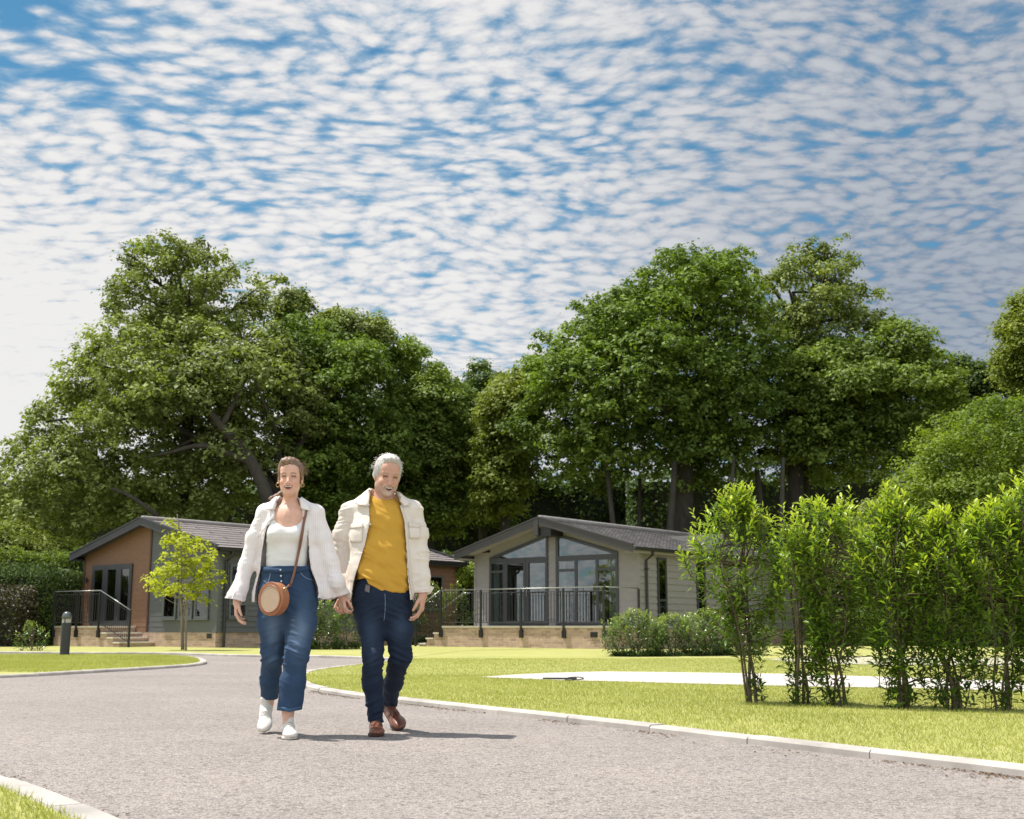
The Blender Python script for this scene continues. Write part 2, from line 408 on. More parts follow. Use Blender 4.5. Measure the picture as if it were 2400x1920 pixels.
# bits of dry leaf and grit washed against the kerbs
def litter(line, side, n, label):
    P = np.array(line); i = RNG.integers(0, len(P) - 1, n); t = RNG.random(n)[:, None]; q = P[i] * (1 - t) + P[i + 1] * t; d = P[i + 1] - P[i]; d /= np.linalg.norm(d, axis=1)[:, None] + 1e-9
    nr = np.stack([-d[:, 1], d[:, 0]], 1) * side; q = q + nr * (.012 + RNG.exponential(.05, n))[:, None]; c = vnoise(np.column_stack([q, 0 * q[:, :1]]), 1.7) > -.25; q = q[c]; n = len(q)
    C = np.column_stack([q, np.full(n, .005)]); a = RNG.uniform(0, 6.28, n); s = RNG.uniform(.004, .013, n)
    u = np.column_stack([np.cos(a), np.sin(a), RNG.uniform(-.2, .4, n)]) * s[:, None]; w = np.column_stack([-np.sin(a), np.cos(a), RNG.uniform(-.2, .4, n)]) * s[:, None] * .5
    V = np.stack([C - u, C + w, C + u, C - w], 1).reshape(-1, 3); V[:, 2] = np.maximum(V[:, 2], .002)
    tag(link('leaf_litter', npmesh('leaf_litter', V, np.arange(4 * n).reshape(-1, 4), np.repeat(RNG.random(n), 4)), M_LITTER), label, kind='stuff')
M_LITTER = leaf_mat('dry_litter', (0.045, 0.028, 0.016), (0.20, 0.12, 0.065), .1, .9, .1)
litter(line_r, 1, 5200, 'dry leaf bits along the foot of the right kerb'); litter(line_b, 1, 900, 'dry leaf bits along the kerb at the bottom left')
# ------------------------------------------------------------------ lodges
TH = math.radians(38)          # ridge direction turned 38 degrees from the line of sight
LROT = -TH                     # local x = along the front (to the right), local y = along the ridge (away)
def brick_mat(name, c1, c2, mortar, odd):
    m, N, b = new_mat(name); v = oc(N)
    s = N.add('ShaderNodeSeparateXYZ', ins={0: v})
    uv = N.add('ShaderNodeCombineXYZ', ins={0: N.math('ADD', s.outputs[0], s.outputs[1]), 1: s.outputs[2]}).outputs[0]
    br = N.add('ShaderNodeTexBrick', ins={'Vector': uv, 'Color1': c4(c1), 'Color2': c4(c2), 'Mortar': c4(mortar), 'Scale': 1.0, 'Mortar Size': .006, 'Mortar Smooth': .3, 'Bias': 0.0, 'Brick Width': .225, 'Row Height': .075})
    big = N.noise(v, 7, 4, .7).outputs['Fac']
    br2 = N.add('ShaderNodeTexBrick', ins={'Vector': uv, 'Color1': (0, 0, 0, 1), 'Color2': (1, 1, 1, 1), 'Mortar': (0, 0, 0, 1), 'Scale': 1.0, 'Mortar Size': .006, 'Bias': -.55, 'Brick Width': .225, 'Row Height': .075})
    col = N.mix(N.math('MULTIPLY', br2.outputs['Color'], .75), br.outputs['Color'], odd)
    col = N.mix(1.0, col, N.ramp(big, [(0.3, (.82, .82, .82)), (0.7, (1.15, 1.13, 1.1))]), 'MULTIPLY')
    N.l.new(col, b.inputs['Base Color']); b.inputs['Roughness'].default_value = .9
    bp = N.add('ShaderNodeBump', ins={'Strength': .6, 'Distance': .008, 'Height': N.math('SUBTRACT', N.math('MULTIPLY', big, .5), br.outputs['Fac'])})
    N.l.new(bp.outputs[0], b.inputs['Normal']); return m
def tile_mat(name, c1, c2, w, h, dark):
    """interlocking tiles: courses run along local y (ridge) and step down the slope"""
    m, N, b = new_mat(name); v = oc(N); s = N.add('ShaderNodeSeparateXYZ', ins={0: v})
    uv = N.add('ShaderNodeCombineXYZ', ins={0: s.outputs[1], 1: N.math('ABSOLUTE', s.outputs[0])}).outputs[0]
    br = N.add('ShaderNodeTexBrick', ins={'Vector': uv, 'Color1': c4(c1), 'Color2': c4(c2), 'Mortar': c4(dark), 'Scale': 1.0, 'Mortar Size': .020 if w < 1 else .035, 'Mortar Smooth': .2, 'Bias': -.2, 'Brick Width': w, 'Row Height': h})
    nz = N.noise(v, 5, 4, .7).outputs['Fac']
    col = N.mix(1.0, br.outputs['Color'], N.ramp(nz, [(0.3, (.8, .78, .78)), (0.7, (1.2, 1.2, 1.2))]), 'MULTIPLY')
    N.l.new(col, b.inputs['Base Color']); b.inputs['Roughness'].default_value = .75
    bp = N.add('ShaderNodeBump', ins={'Strength': .7, 'Distance': .015, 'Height': N.math('SUBTRACT', 1.0, br.outputs['Fac'])}); N.l.new(bp.outputs[0], b.inputs['Normal'])
    return m
def glass_mat(name, refl=.08, tint=(0.55, 0.60, 0.60)):
    m, N, b = new_mat(name)
    g = N.add('ShaderNodeBsdfGlossy', ins={'Color': (1, 1, 1, 1), 'Roughness': .02})
    t = N.add('ShaderNodeBsdfTransparent', ins={'Color': c4(tint)})
    fr = N.add('ShaderNodeFresnel', ins={'IOR': 1.5}).outputs[0]
    f = N.math('ADD', refl * .6, N.math('MULTIPLY', fr, 1.3), clamp=True)
    mx = N.add('ShaderNodeMixShader', ins={0: f, 1: t.outputs[0], 2: g.outputs[0]})
    N.l.new(mx.outputs[0], N.n['Material Output'].inputs[0]); return m
M_BRICK = brick_mat('buff_brick', (0.47, 0.335, 0.25), (0.37, 0.25, 0.185), (0.45, 0.38, 0.32), (0.20, 0.135, 0.10))
M_TILE = {'R': tile_mat('slate_tile', (0.14, 0.128, 0.128), (0.28, 0.245, 0.235), .20, .17, (0.045, 0.04, 0.04)),
          'L': tile_mat('brown_tile', (0.20, 0.172, 0.162), (0.26, 0.225, 0.21), 3.0, .34, (0.035, 0.03, 0.03))}
M_TAUPE = pmat('taupe_cladding', (0.222, 0.208, 0.202), .7, .09, 4, (60, .3, .003), stretch=(1, 1, 6))
M_WOOD = pmat('brown_cladding', (0.185, 0.098, 0.055), .6, .2, 5, (40, .3, .003), stretch=(1, 1, 10))
M_GREYCLAD = pmat('grey_cladding', (0.098, 0.103, 0.104), .6, .07, 4, (60, .3, .002), stretch=(1, 1, 6))
M_FASCIA = pmat('dark_fascia', (0.038, 0.038, 0.046), .5, .1, 3)
M_FRAME = pmat('anthracite_frame', (0.036, 0.038, 0.045), .4, .08, 3)
M_FRAMEG = pmat('grey_frame', (0.09, 0.10, 0.10), .45, .08, 3)
M_IRON = pmat('black_iron', (0.012, 0.012, 0.013), .45, .2, 8)
M_STEEL = pmat('galvanised_rail', (0.30, 0.30, 0.29), .35, .15, 8, metal=.7)
M_COPING = pmat('coping_stone', (0.56, 0.50, 0.42), .85, .1, 4, (90, .4, .002))
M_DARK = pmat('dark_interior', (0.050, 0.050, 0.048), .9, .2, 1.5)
M_FLOORB = pmat('oak_floor', (0.17, 0.115, 0.07), .5, .2, 3)
M_CURTAIN = pmat('cream_curtain', (0.74, 0.72, 0.67), .9, .05, 6)
M_GLASS = glass_mat('window_glass'); M_GUTTER = pmat('black_gutter', (0.015, 0.015, 0.016), .35, .1, 4)
M_DIMCLOTH = pmat('room_wall', (0.22, 0.21, 0.19), .9, .1, 2)
M_ORANGE = pmat('orange_wood', (0.40, 0.20, 0.06), .5, .2, 4)

def clad(mb, x0, x1, z0, z1, y, face=-1, pitch=.19, lim=None, lap=.026):
    """lapped boards on a wall in the local xz plane, facing -y; lim(z) -> half width clip"""
    z = z0
    while z < z1 - 1e-4:
        zt = min(z + pitch, z1); a, b = x0, x1; a2, b2 = x0, x1
        if lim: L0, L1 = lim(z), lim(zt); a, b = max(x0, -L0), min(x1, L0); a2, b2 = max(x0, -L1), min(x1, L1)
        if b2 - a2 > .02 and b - a > .02:
            o = y + face * lap; i = y + face * .004
            mb.raw([(a, o, z), (b, o, z), (b2, i, zt), (a2, i, zt), (a, y, z), (b, y, z), (b2, y, zt), (a2, y, zt)],
                   [(0, 1, 2, 3), (0, 4, 5, 1), (0, 3, 7, 4), (1, 5, 6, 2)])
        z = zt
def clad_side(mb, y0, y1, z0, z1, x, pitch=.19):
    z = z0
    while z < z1 - 1e-4:
        zt = min(z + pitch, z1); o = x + .030; i = x + .004
        mb.raw([(o, y0, z), (o, y1, z), (i, y1, zt), (i, y0, zt), (x, y0, z), (x, y1, z), (x, y1, zt), (x, y0, zt)],
               [(0, 1, 2, 3), (0, 4, 5, 1), (0, 3, 7, 4), (1, 5, 6, 2)]); z = zt
def window(par, x0, x1, z0, z1, y, cols=(), rows=(), fw=.06, frame=M_FRAME, curtains=(), back=True, side=None, sill=True, name='window', d=.045, glass=None):
    """window in the plane y (facing -y) or, with side=x, in the plane x facing +x (x0,x1 then run along y)"""
    def bx(mb, a, b, d0, d1, c, e):
        if side is None: mb.box(a, b, y - d1, y - d0, c, e)
        else: mb.box(side + d0, side + d1, a, b, c, e)
    f = MB(); bx(f, x0, x1, .004, d, z0, z0 + fw); bx(f, x0, x1, .004, d, z1 - fw, z1)
    bx(f, x0, x0 + fw, .004, d, z0 + fw, z1 - fw); bx(f, x1 - fw, x1, .004, d, z0 + fw, z1 - fw)
    xs = [x0 + fw] + [c for c in cols for c in (c,)] + [x1 - fw]
    for c in cols: bx(f, c - fw * .55, c + fw * .55, .004, d - .003, z0 + fw, z1 - fw)
    for ra, rb, rz in rows: bx(f, ra, rb, .004, d - .006, rz - fw * .5, rz + fw * .5)
    w = f.build(name, frame, par, bevel=.004)
    g = MB(); bx(g, x0 + fw * .5, x1 - fw * .5, .022, .026, z0 + fw * .5, z1 - fw * .5); g.build('pane', glass or M_GLASS, w)
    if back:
        k = MB(); bx(k, x0 + .01, x1 - .01, .001, .006, z0 + .01, z1 - .01); k.build('room_shade_panel', M_DARK, w)  # dark sheet coloured as the shade of a room; the wall is closed
    if sill:
        s = MB(); bx(s, x0 - .04, x1 + .04, .003, d + .035, z0 - .035, z0 - .002); s.build('sill', frame, w, bevel=.004)
    return w
def curtain(par, x0, x1, z0, z1, y, amp=.03):
    n = max(8, int((x1 - x0) / .02)); V = []; F = []
    for i in range(n + 1):
        x = x0 + (x1 - x0) * i / n; yy = y + amp * math.sin(i * .95) + amp * .4 * math.sin(i * .41)
        V += [(x, yy, z0), (x, yy, z1)]
    for i in range(n): F.append((2 * i, 2 * i + 2, 2 * i + 3, 2 * i + 1))
    mb = MB(); mb.raw(V, F); return mb.build('curtain', M_CURTAIN, par, smooth=True)

def lodge(key, loc, w, zr, hd, L, front_y, wall_w, base_top, label):
    """w: half roof width, zr: ridge height, hd: drop from ridge to eave, front_y: wall plane behind the verge"""
    E_ = empty('lodge', loc, LROT, label, 'lodge')
    t = .05; fd = .20; sl = hd / w
    ze = zr - hd
    # roof: two slabs with real tile courses stepping
    for sgn in (-1, 1):
        rb = MB(); nst = int(w / (.17 if key == 'R' else .34)); st = w / nst
        for k in range(nst):
            xa, xb = k * st, (k + 1) * st + .012; za, zb = zr - sl * xa, zr - sl * xb
            rb.raw([(sgn * xa, 0, za), (sgn * xb, 0, zb + .022), (sgn * xb, 0, zb - t), (sgn * xa, 0, za - t),
                    (sgn * xa, L, za), (sgn * xb, L, zb + .022), (sgn * xb, L, zb - t), (sgn * xa, L, za - t)],
                   [(0, 1, 5, 4), (1, 2, 6, 5), (3, 7, 6, 2), (0, 3, 2, 1), (4, 5, 6, 7)])
        ro = rb.build('roof', M_TILE[key], E_)
        # verge boards front and back
        for y0, y1 in ((-.045, -.002), (L + .002, L + .045)):
            fb = MB(); fb.prism([(0, zr + .035), (sgn * (w + .02), ze + .035), (sgn * (w + .02), ze - fd + .03), (0, zr - fd + .02)], 1, y0, y1)
            fb.build('bargeboard', M_FASCIA if key == 'L' else M_FASCR, E_)
        for y0, y1 in ((-.07, .06), (L - .06, L + .07)):
            vb = MB(); vb.prism([(0, zr + .075), (sgn * (w + .03), ze + .075), (sgn * (w + .03), ze + .037), (0, zr + .037)], 1, y0, y1)
            vb.build('verge_cap', M_FASCR if key == 'R' else M_FASCL, E_)
    rc = MB(); rc.tube([(0, .02, zr + .03), (0, L - .02, zr + .03)], .085, 10); rc.build('ridge_tiles', M_RIDGE[key], E_, smooth=True)
    # soffit and eave fascia
    sf = MB()
    for sgn in (-1, 1):
        sf.box(*sorted((sgn * (wall_w - .02), sgn * (w - .01))), .01, L - .01, ze - .16, ze - .13)
        sf.box(*sorted((sgn * (w - .035), sgn * (w - .002))), .0, L, ze - .17, ze - .055)
    # underside of the front overhang
    for sgn in (-1, 1):
        sf.prism([(0, zr - t - .01), (sgn * (w - .04), ze - t - .01), (sgn * (w - .04), ze - t - .03), (0, zr - t - .03)], 1, .0, front_y + .05)
    sf.build('soffit', M_TAUPE if key == 'R' else M_FASCIA, E_)
    for sgn in (-1, 1):
        gt = MB(); pr = [(sgn * (w + .002), ze - .10), (sgn * (w + .11), ze - .10), (sgn * (w + .12), ze - .01), (sgn * (w + .105), ze - .01), (sgn * (w + .10), ze - .085), (sgn * (w + .002), ze - .085)]
        gt.prism(pr, 1, .06, L - .05); gt.build('gutter', M_GUTTER, E_)
    # body core (dark, inside the cladding), back and left wall
    lim = lambda z: min(wall_w, (zr - .06 - z) / sl)
    return E_, lim, ze, sl
M_FASCR = pmat('grey_fascia', (0.042, 0.038, 0.038), .5, .1, 3)
M_FASCL = pmat('slate_blue_fascia', (0.034, 0.034, 0.042), .45, .1, 3)
M_RIDGE = {'R': pmat('ridge_grey', (0.20, 0.185, 0.175), .7, .15, 3), 'L': pmat('ridge_brown', (0.21, 0.185, 0.175), .7, .15, 3)}

# ---- right lodge, with a glazed gable over a raised brick terrace
RX, RY = 0.811, 36.6
wR, zrR, hR, LR_, fyR, wwR = 3.30, 3.83, .95, 12.4, .66, 3.05
DT = .66
LODGE_R, limR, zeR, slR = lodge('R', (RX, RY, 0), wR, zrR, hR, LR_, fyR, wwR, DT, 'taupe clad lodge with a glazed gable front and slate roof above a brick terrace')
def build_right():
    P = LODGE_R; y = fyR; top = zrR - .07
    # front wall, built round the two glazed openings
    m = MB(); lim = lambda z: min(wwR, (zrR - .06 - z) / slR)
    clad(m, -wwR, -2.42, DT, 3.2, y, lim=lim, lap=.012); clad(m, 2.39, wwR, DT, 3.2, y, lim=lim, lap=.012)
    clad(m, -.13, .16, DT, 3.50, y); clad(m, -2.42, -.13, DT - .02, DT + .03, y); clad(m, .16, 2.39, DT - .02, DT + .03, y)
    # solid wall thickness
    m.box(-wwR, -2.42, y + .001, y + .12, DT, 2.93); m.box(2.39, wwR, y + .001, y + .12, DT, 2.93); m.box(-.13, .16, y + .001, y + .12, DT, 3.6)
    # strip under the rafters, above the glass
    for sgn, xa, xb in ((-1, .13, 2.42), (1, .16, 2.39)):
        zt = lambda x: zrR - .08 - slR * x
        m.prism([(sgn * xa, zt(xa)), (sgn * xb, zt(xb)), (sgn * xb, zt(xb) - .27), (sgn * xa, zt(xa) - .27)], 1, y - .004, y + .12)
    clad_side(m, y, LR_ - .35, .55, zeR - .1, wwR); m.box(wwR - .12, wwR, y + .12, LR_ - .35, .55, zeR - .1)
    m.box(-wwR, -wwR + .12, y + .12, LR_ - .35, .55, zeR - .1)
    m.prism([(-wwR, .55), (wwR, .55), (wwR, zeR - .02), (0, zrR - .12), (-wwR, zeR - .02)], 1, LR_ - .35, LR_ - .2)
    m.box(wwR + .001, wwR + .032, y - .022, y + .06, DT, zeR - .12); m.box(-wwR - .002, -wwR + .07, y - .026, y - .018, DT, 2.9)
    m.build('wall', M_TAUPE, P)
    # ridge beam end under the apex
    b = MB(); b.box(-.13, .42, .02, y - .02, zrR - .52, zrR - .26); b.build('ridge_beam', M_IRON, P)
    b = MB(); b.box(-.16, .0, -.06, .0, zrR - .50, zrR + .02); b.build('apex_block', M_FASCR, P)
    # room inside
    r = MB(); r.box(-wwR + .12, wwR - .12, y + .13, 6.0, DT - .04, DT); r.build('floor_boards', M_FLOORB, P)
    r = MB(); r.box(-wwR + .12, wwR - .12, 6.0, 6.1, DT, 3.6); r.box(-wwR + .121, -wwR + .14, y + .13, 6.0, DT, 2.8); r.box(wwR - .14, wwR - .121, y + .13, 6.0, DT, 2.8)
    r.prism([(-wwR + .13, 2.72), (wwR - .13, 2.72), (0, 3.62)], 1, y + .14, y + .15) if False else None
    r.build('room_lining', M_DIMCLOTH, P)
    # glazed door side (left)
    z0 = DT + .03; zt = 2.66
    def gable_glass(x0, x1, zl, zr_, name):
        f = MB(); fw = .085
        f.prism([(x0, zl), (x0 + fw, zl), (x0 + fw, zt), (x0, zt)] if False else [(x0, zt), (x0 + fw, zt), (x0 + fw, zl + (zr_ - zl) * fw / (x1 - x0)), (x0, zl)], 1, y - .05, y + .04)
        f.prism([(x1 - fw, zt), (x1, zt), (x1, zr_), (x1 - fw, zr_ - (zr_ - zl) * fw / (x1 - x0))], 1, y - .05, y + .04)
        s = (zr_ - zl) / (x1 - x0)
        f.prism([(x0 + fw, zl + s * fw), (x1 - fw, zr_ - s * fw), (x1 - fw, zr_ - s * fw - .09), (x0 + fw, zl + s * fw - .09)], 1, y - .05, y + .04)
        f.box(x0 + fw, x1 - fw, y - .05, y + .04, zt, zt + .075)
        w = f.build(name, M_FRAME, P, bevel=.004)
        g = MB(); g.prism([(x0 + .04, zt + .04), (x1 - .04, zt + .04), (x1 - .04, zr_ - .03 - s * .04), (x0 + .04, zl - .03 + s * .04)], 1, y - .006, y - .001); g.build('pane', M_GLASS, w)
        return w
    zrf = lambda x: zrR - .36 - slR * abs(x)
    gable_glass(-2.42, -.13, zrf(2.42), zrf(.13), 'gable_window'); gable_glass(.16, 2.39, zrf(.16), zrf(2.39), 'gable_window')
    # side light left of the doors, then the double door
    w = window(P, -2.42, -1.80, z0, zt, y, rows=[(-2.36, -1.86, 2.33)], fw=.075, back=False, sill=False, d=.05)
    curtain(w, -2.34, -2.10, z0 + .05, 2.6, y + .09)
    dr = MB(); fw = .10
    for a, b in ((-1.80, -.965), (-.965, -.13)):
        dr.box(a + .005, a + fw, y - .06, y + .03, z0, zt); dr.box(b - fw, b - .005, y - .06, y + .03, z0, zt)
        dr.box(a + fw, b - fw, y - .06, y + .03, zt - .11, zt); dr.box(a + fw, b - fw, y - .06, y + .03, z0, z0 + .12)
    do = dr.build('door', M_FRAME, P, bevel=.004)
    g = MB(); g.box(-1.72, -1.04, y - .02, y - .014, z0 + .08, zt - .08); g.build('pane', M_GLASS, do)
    g = MB(); g.box(-.89, -.21, y - .02, y - .014, z0 + .08, zt - .08); g.build('pane', M_GLASS, do)
    hd = MB(); hd.box(-1.02, -1.0, y - .10, y - .06, 1.55, 1.85); hd.box(-.93, -.91, y - .10, y - .06, 1.55, 1.85); hd.build('handle', M_STEEL, do)
    curtain(do, -.30, -.15, z0 + .05, 2.6, y + .10)
    # window group right of the pier
    w = window(P, .16, 2.39, z0, zt, y, cols=(.90, 1.66), rows=[(.24, .86, 2.30), (1.70, 2.31, 2.30)], fw=.085, back=False, sill=False, d=.05)
    curtain(w, .24, .48, z0 + .05, 2.6, y + .09); curtain(w, 1.99, 2.32, z0 + .05, 2.6, y + .09)
    # furniture glimpsed through the door: a table with a white patterned chair back
    # side windows
    for a, b in ((1.67, 2.18), (3.98, 4.52)): window(P, a, b, .95, 2.64, None, rows=[(a + .05, b - .05, 1.40)], fw=.07, side=wwR + .018)
    window(P, 6.1, 7.2, .72, 1.9, None, fw=.09, side=wwR + .018)
    d = MB(); x = wwR + .075; d.tube([(wR + .06, 1.02, zeR - .06), (wR + .06, 1.02, zeR - .18), (x, 1.02, zeR - .34), (x, 1.02, .30)], .036, 10)
    d.box(wwR + .02, x + .045, .97, 1.07, 2.27, 2.30); d.build('downpipe', M_GUTTER, P, smooth=False)
    # brick skirt and terrace
    k = MB(); k.box(-wwR + .02, wwR - .02, y - .01, LR_ - .3, -.1, .56)
    ter_y0, ter_x0, ter_x1 = -1.12, -2.86, wwR + .0
    k.box(ter_x0, ter_x1, ter_y0, y - .012, -.1, DT - .06)
    # steps down to the left, brick-faced
    nz = 4
    for i in range(3):
        k.box(ter_x0 - .30 * (i + 1), ter_x0 - .30 * i - .001, ter_y0, ter_y0 + 1.15, -.1, DT - .04 - .16 * (i + 1) - .045)
    k.build('brickwork', M_BRICK, P)
    c = MB(); c.box(ter_x0 - .03, ter_x1 + .03, ter_y0 - .035, y - .013, DT - .058, DT)
    for i in range(3):
        c.box(ter_x0 - .30 * (i + 1) - .03, ter_x0 - .30 * i - .032, ter_y0 - .03, ter_y0 + 1.15, DT - .16 * (i + 1) - .083, DT - .16 * (i + 1) - .04)
    c.build('coping', M_COPING, P, bevel=.006)
    v = MB(); v.box(2.60, 2.83, ter_y0 - .022, ter_y0 + .005, .35, .49)
    for i in range(5): v.box(2.615 + i * .042, 2.64 + i * .042, ter_y0 - .03, ter_y0 - .021, .36, .48)
    v.build('air_vent', M_IRON, P)
build_right()
def railing(loc, runs, label, group=None):
    """runs: list of (x0,y0,z0,x1,y1,z1, posts[list of t], post_foot) in lodge coordinates; z = deck level under the rail"""
    R = empty('railing', loc, LROT, label, 'railing', group)
    for (x0, y0, z0, x1, y1, z1, posts, ground, first) in runs:
        a = Vector((x0, y0, z0)); b = Vector((x1, y1, z1)); d = b - a; Lh = math.hypot(d.x, d.y)
        rl = MB(); rl.tube([a + Vector((0, 0, 1.06)), b + Vector((0, 0, 1.06))], .015, 8); rl.build('handrail', M_STEEL, R, smooth=True)
        for t in posts:
            p = a + d * t; z0p = 0.0 if ground else p.z - .30
            o = MB(); o.box(p.x - .026, p.x + .026, p.y - .026, p.y + .026, z0p, p.z + 1.04)
            if not ground: o.box(p.x - .055, p.x + .055, p.y - .026, p.y + .045, p.z - .34, p.z - .12)
            o.build('post', M_IRON, R)
        n = max(1, len(posts) - 1); ts = sorted(posts)
        for i in range(len(ts) - 1):
            pa, pb = a + d * ts[i], a + d * ts[i + 1]; e = pb - pa; q = MB(); ln = math.hypot(e.x, e.y); nb = max(3, int(ln / .105))
            up = Vector((0, 0, 1)); u_ = e.normalized()
            pa2, pb2 = pa + u_ * .035, pb - u_ * .035
            q.tube([pa2 + up * .96, pb2 + up * .96], .009, 5); q.tube([pa2 + up * .10, pb2 + up * .10], .011, 5)
            for j in range(1, nb):
                c = pa + e * (j / nb)
                q.tube([c + up * .10, c + up * (.96 if j % 3 else 1.04)], .011, 5)
            q.build('baluster_panel', M_IRON, R)
    return R
yR = -1.17
railing((RX, RY, 0), [(-2.86, yR, DT, 3.08, yR, DT, [0, 1.57 / 5.94, 3.07 / 5.94, 4.58 / 5.94, 1.0], False, 0),
                      (3.11, yR + .06, DT, 3.11, .58, DT, [.999], False, 0),
                      (-3.88, yR, .10, -2.90, yR, DT, [0.0], True, 0)],
        'black iron railing round the brick terrace of the glazed gable lodge')
# right-hand return panel and stair panel balusters
def extra_panels():
    R = empty('stair_railing', (RX, RY, 0), LROT, 'short black stair railing beside the steps of the right lodge', 'railing')
    q = MB(); a = Vector((-3.86, yR + .02, .12)); b = Vector((-2.92, yR + .02, DT)); up = Vector((0, 0, 1))
    q.tube([a + up * .08, b + up * .08], .011, 5); q.tube([a + up * .94, b + up * .94], .010, 5)
    for j in range(1, 10): c = a + (b - a) * (j / 10); q.tube([c + up * .08, c + up * .94], .0075, 5)
    q.build('baluster_panel', M_IRON, R)
    a = Vector((-3.86, yR + 1.1, .12)); b = Vector((-2.92, yR + 1.1, DT))
    h = MB(); h.tube([a + up * 1.0, b + up * 1.0, b + up * 1.0 + Vector((.3, 0, 0))], .02, 8); h.build('handrail', M_STEEL, R, smooth=True)
    p = MB(); p.box(a.x - .025, a.x + .025, a.y - .025, a.y + .025, 0, 1.1); p.build('post', M_IRON, R)
extra_panels()

# things glimpsed inside the right lodge
def dining():
    T = empty('dining_chair', (0, 0, 0), 0, 'dark dining chair with striped cushion seen through the glazed door', 'chair')
    loc = Matrix.Rotation(LROT, 4, 'Z'); loc.translation = Vector((RX, RY, 0)); T.matrix_world = loc
    c = MB(); c.box(-.72, -.36, 2.0, 2.4, 1.08, 1.13); c.build('seat', M_IRON, T)
    c = MB(); c.box(-.70, -.38, 2.40, 2.44, 1.13, 1.62); c.build('backrest', M_ORANGE, T)
    for x in (-.70, -.40):
        for yy in (2.02, 2.38):
            l = MB(); l.box(x, x + .035, yy, yy + .035, DT, 1.08); l.build('leg', M_IRON, T)
    B = empty('cushion', T.location, LROT, 'white cushion standing on the chair behind the glazed door', 'cushion')
    q = MB(); q.box(-.68, -.42, 2.05, 2.14, 1.14, 1.42); o = q.build('cover', M_CURTAIN, B, bevel=.03)
dining()

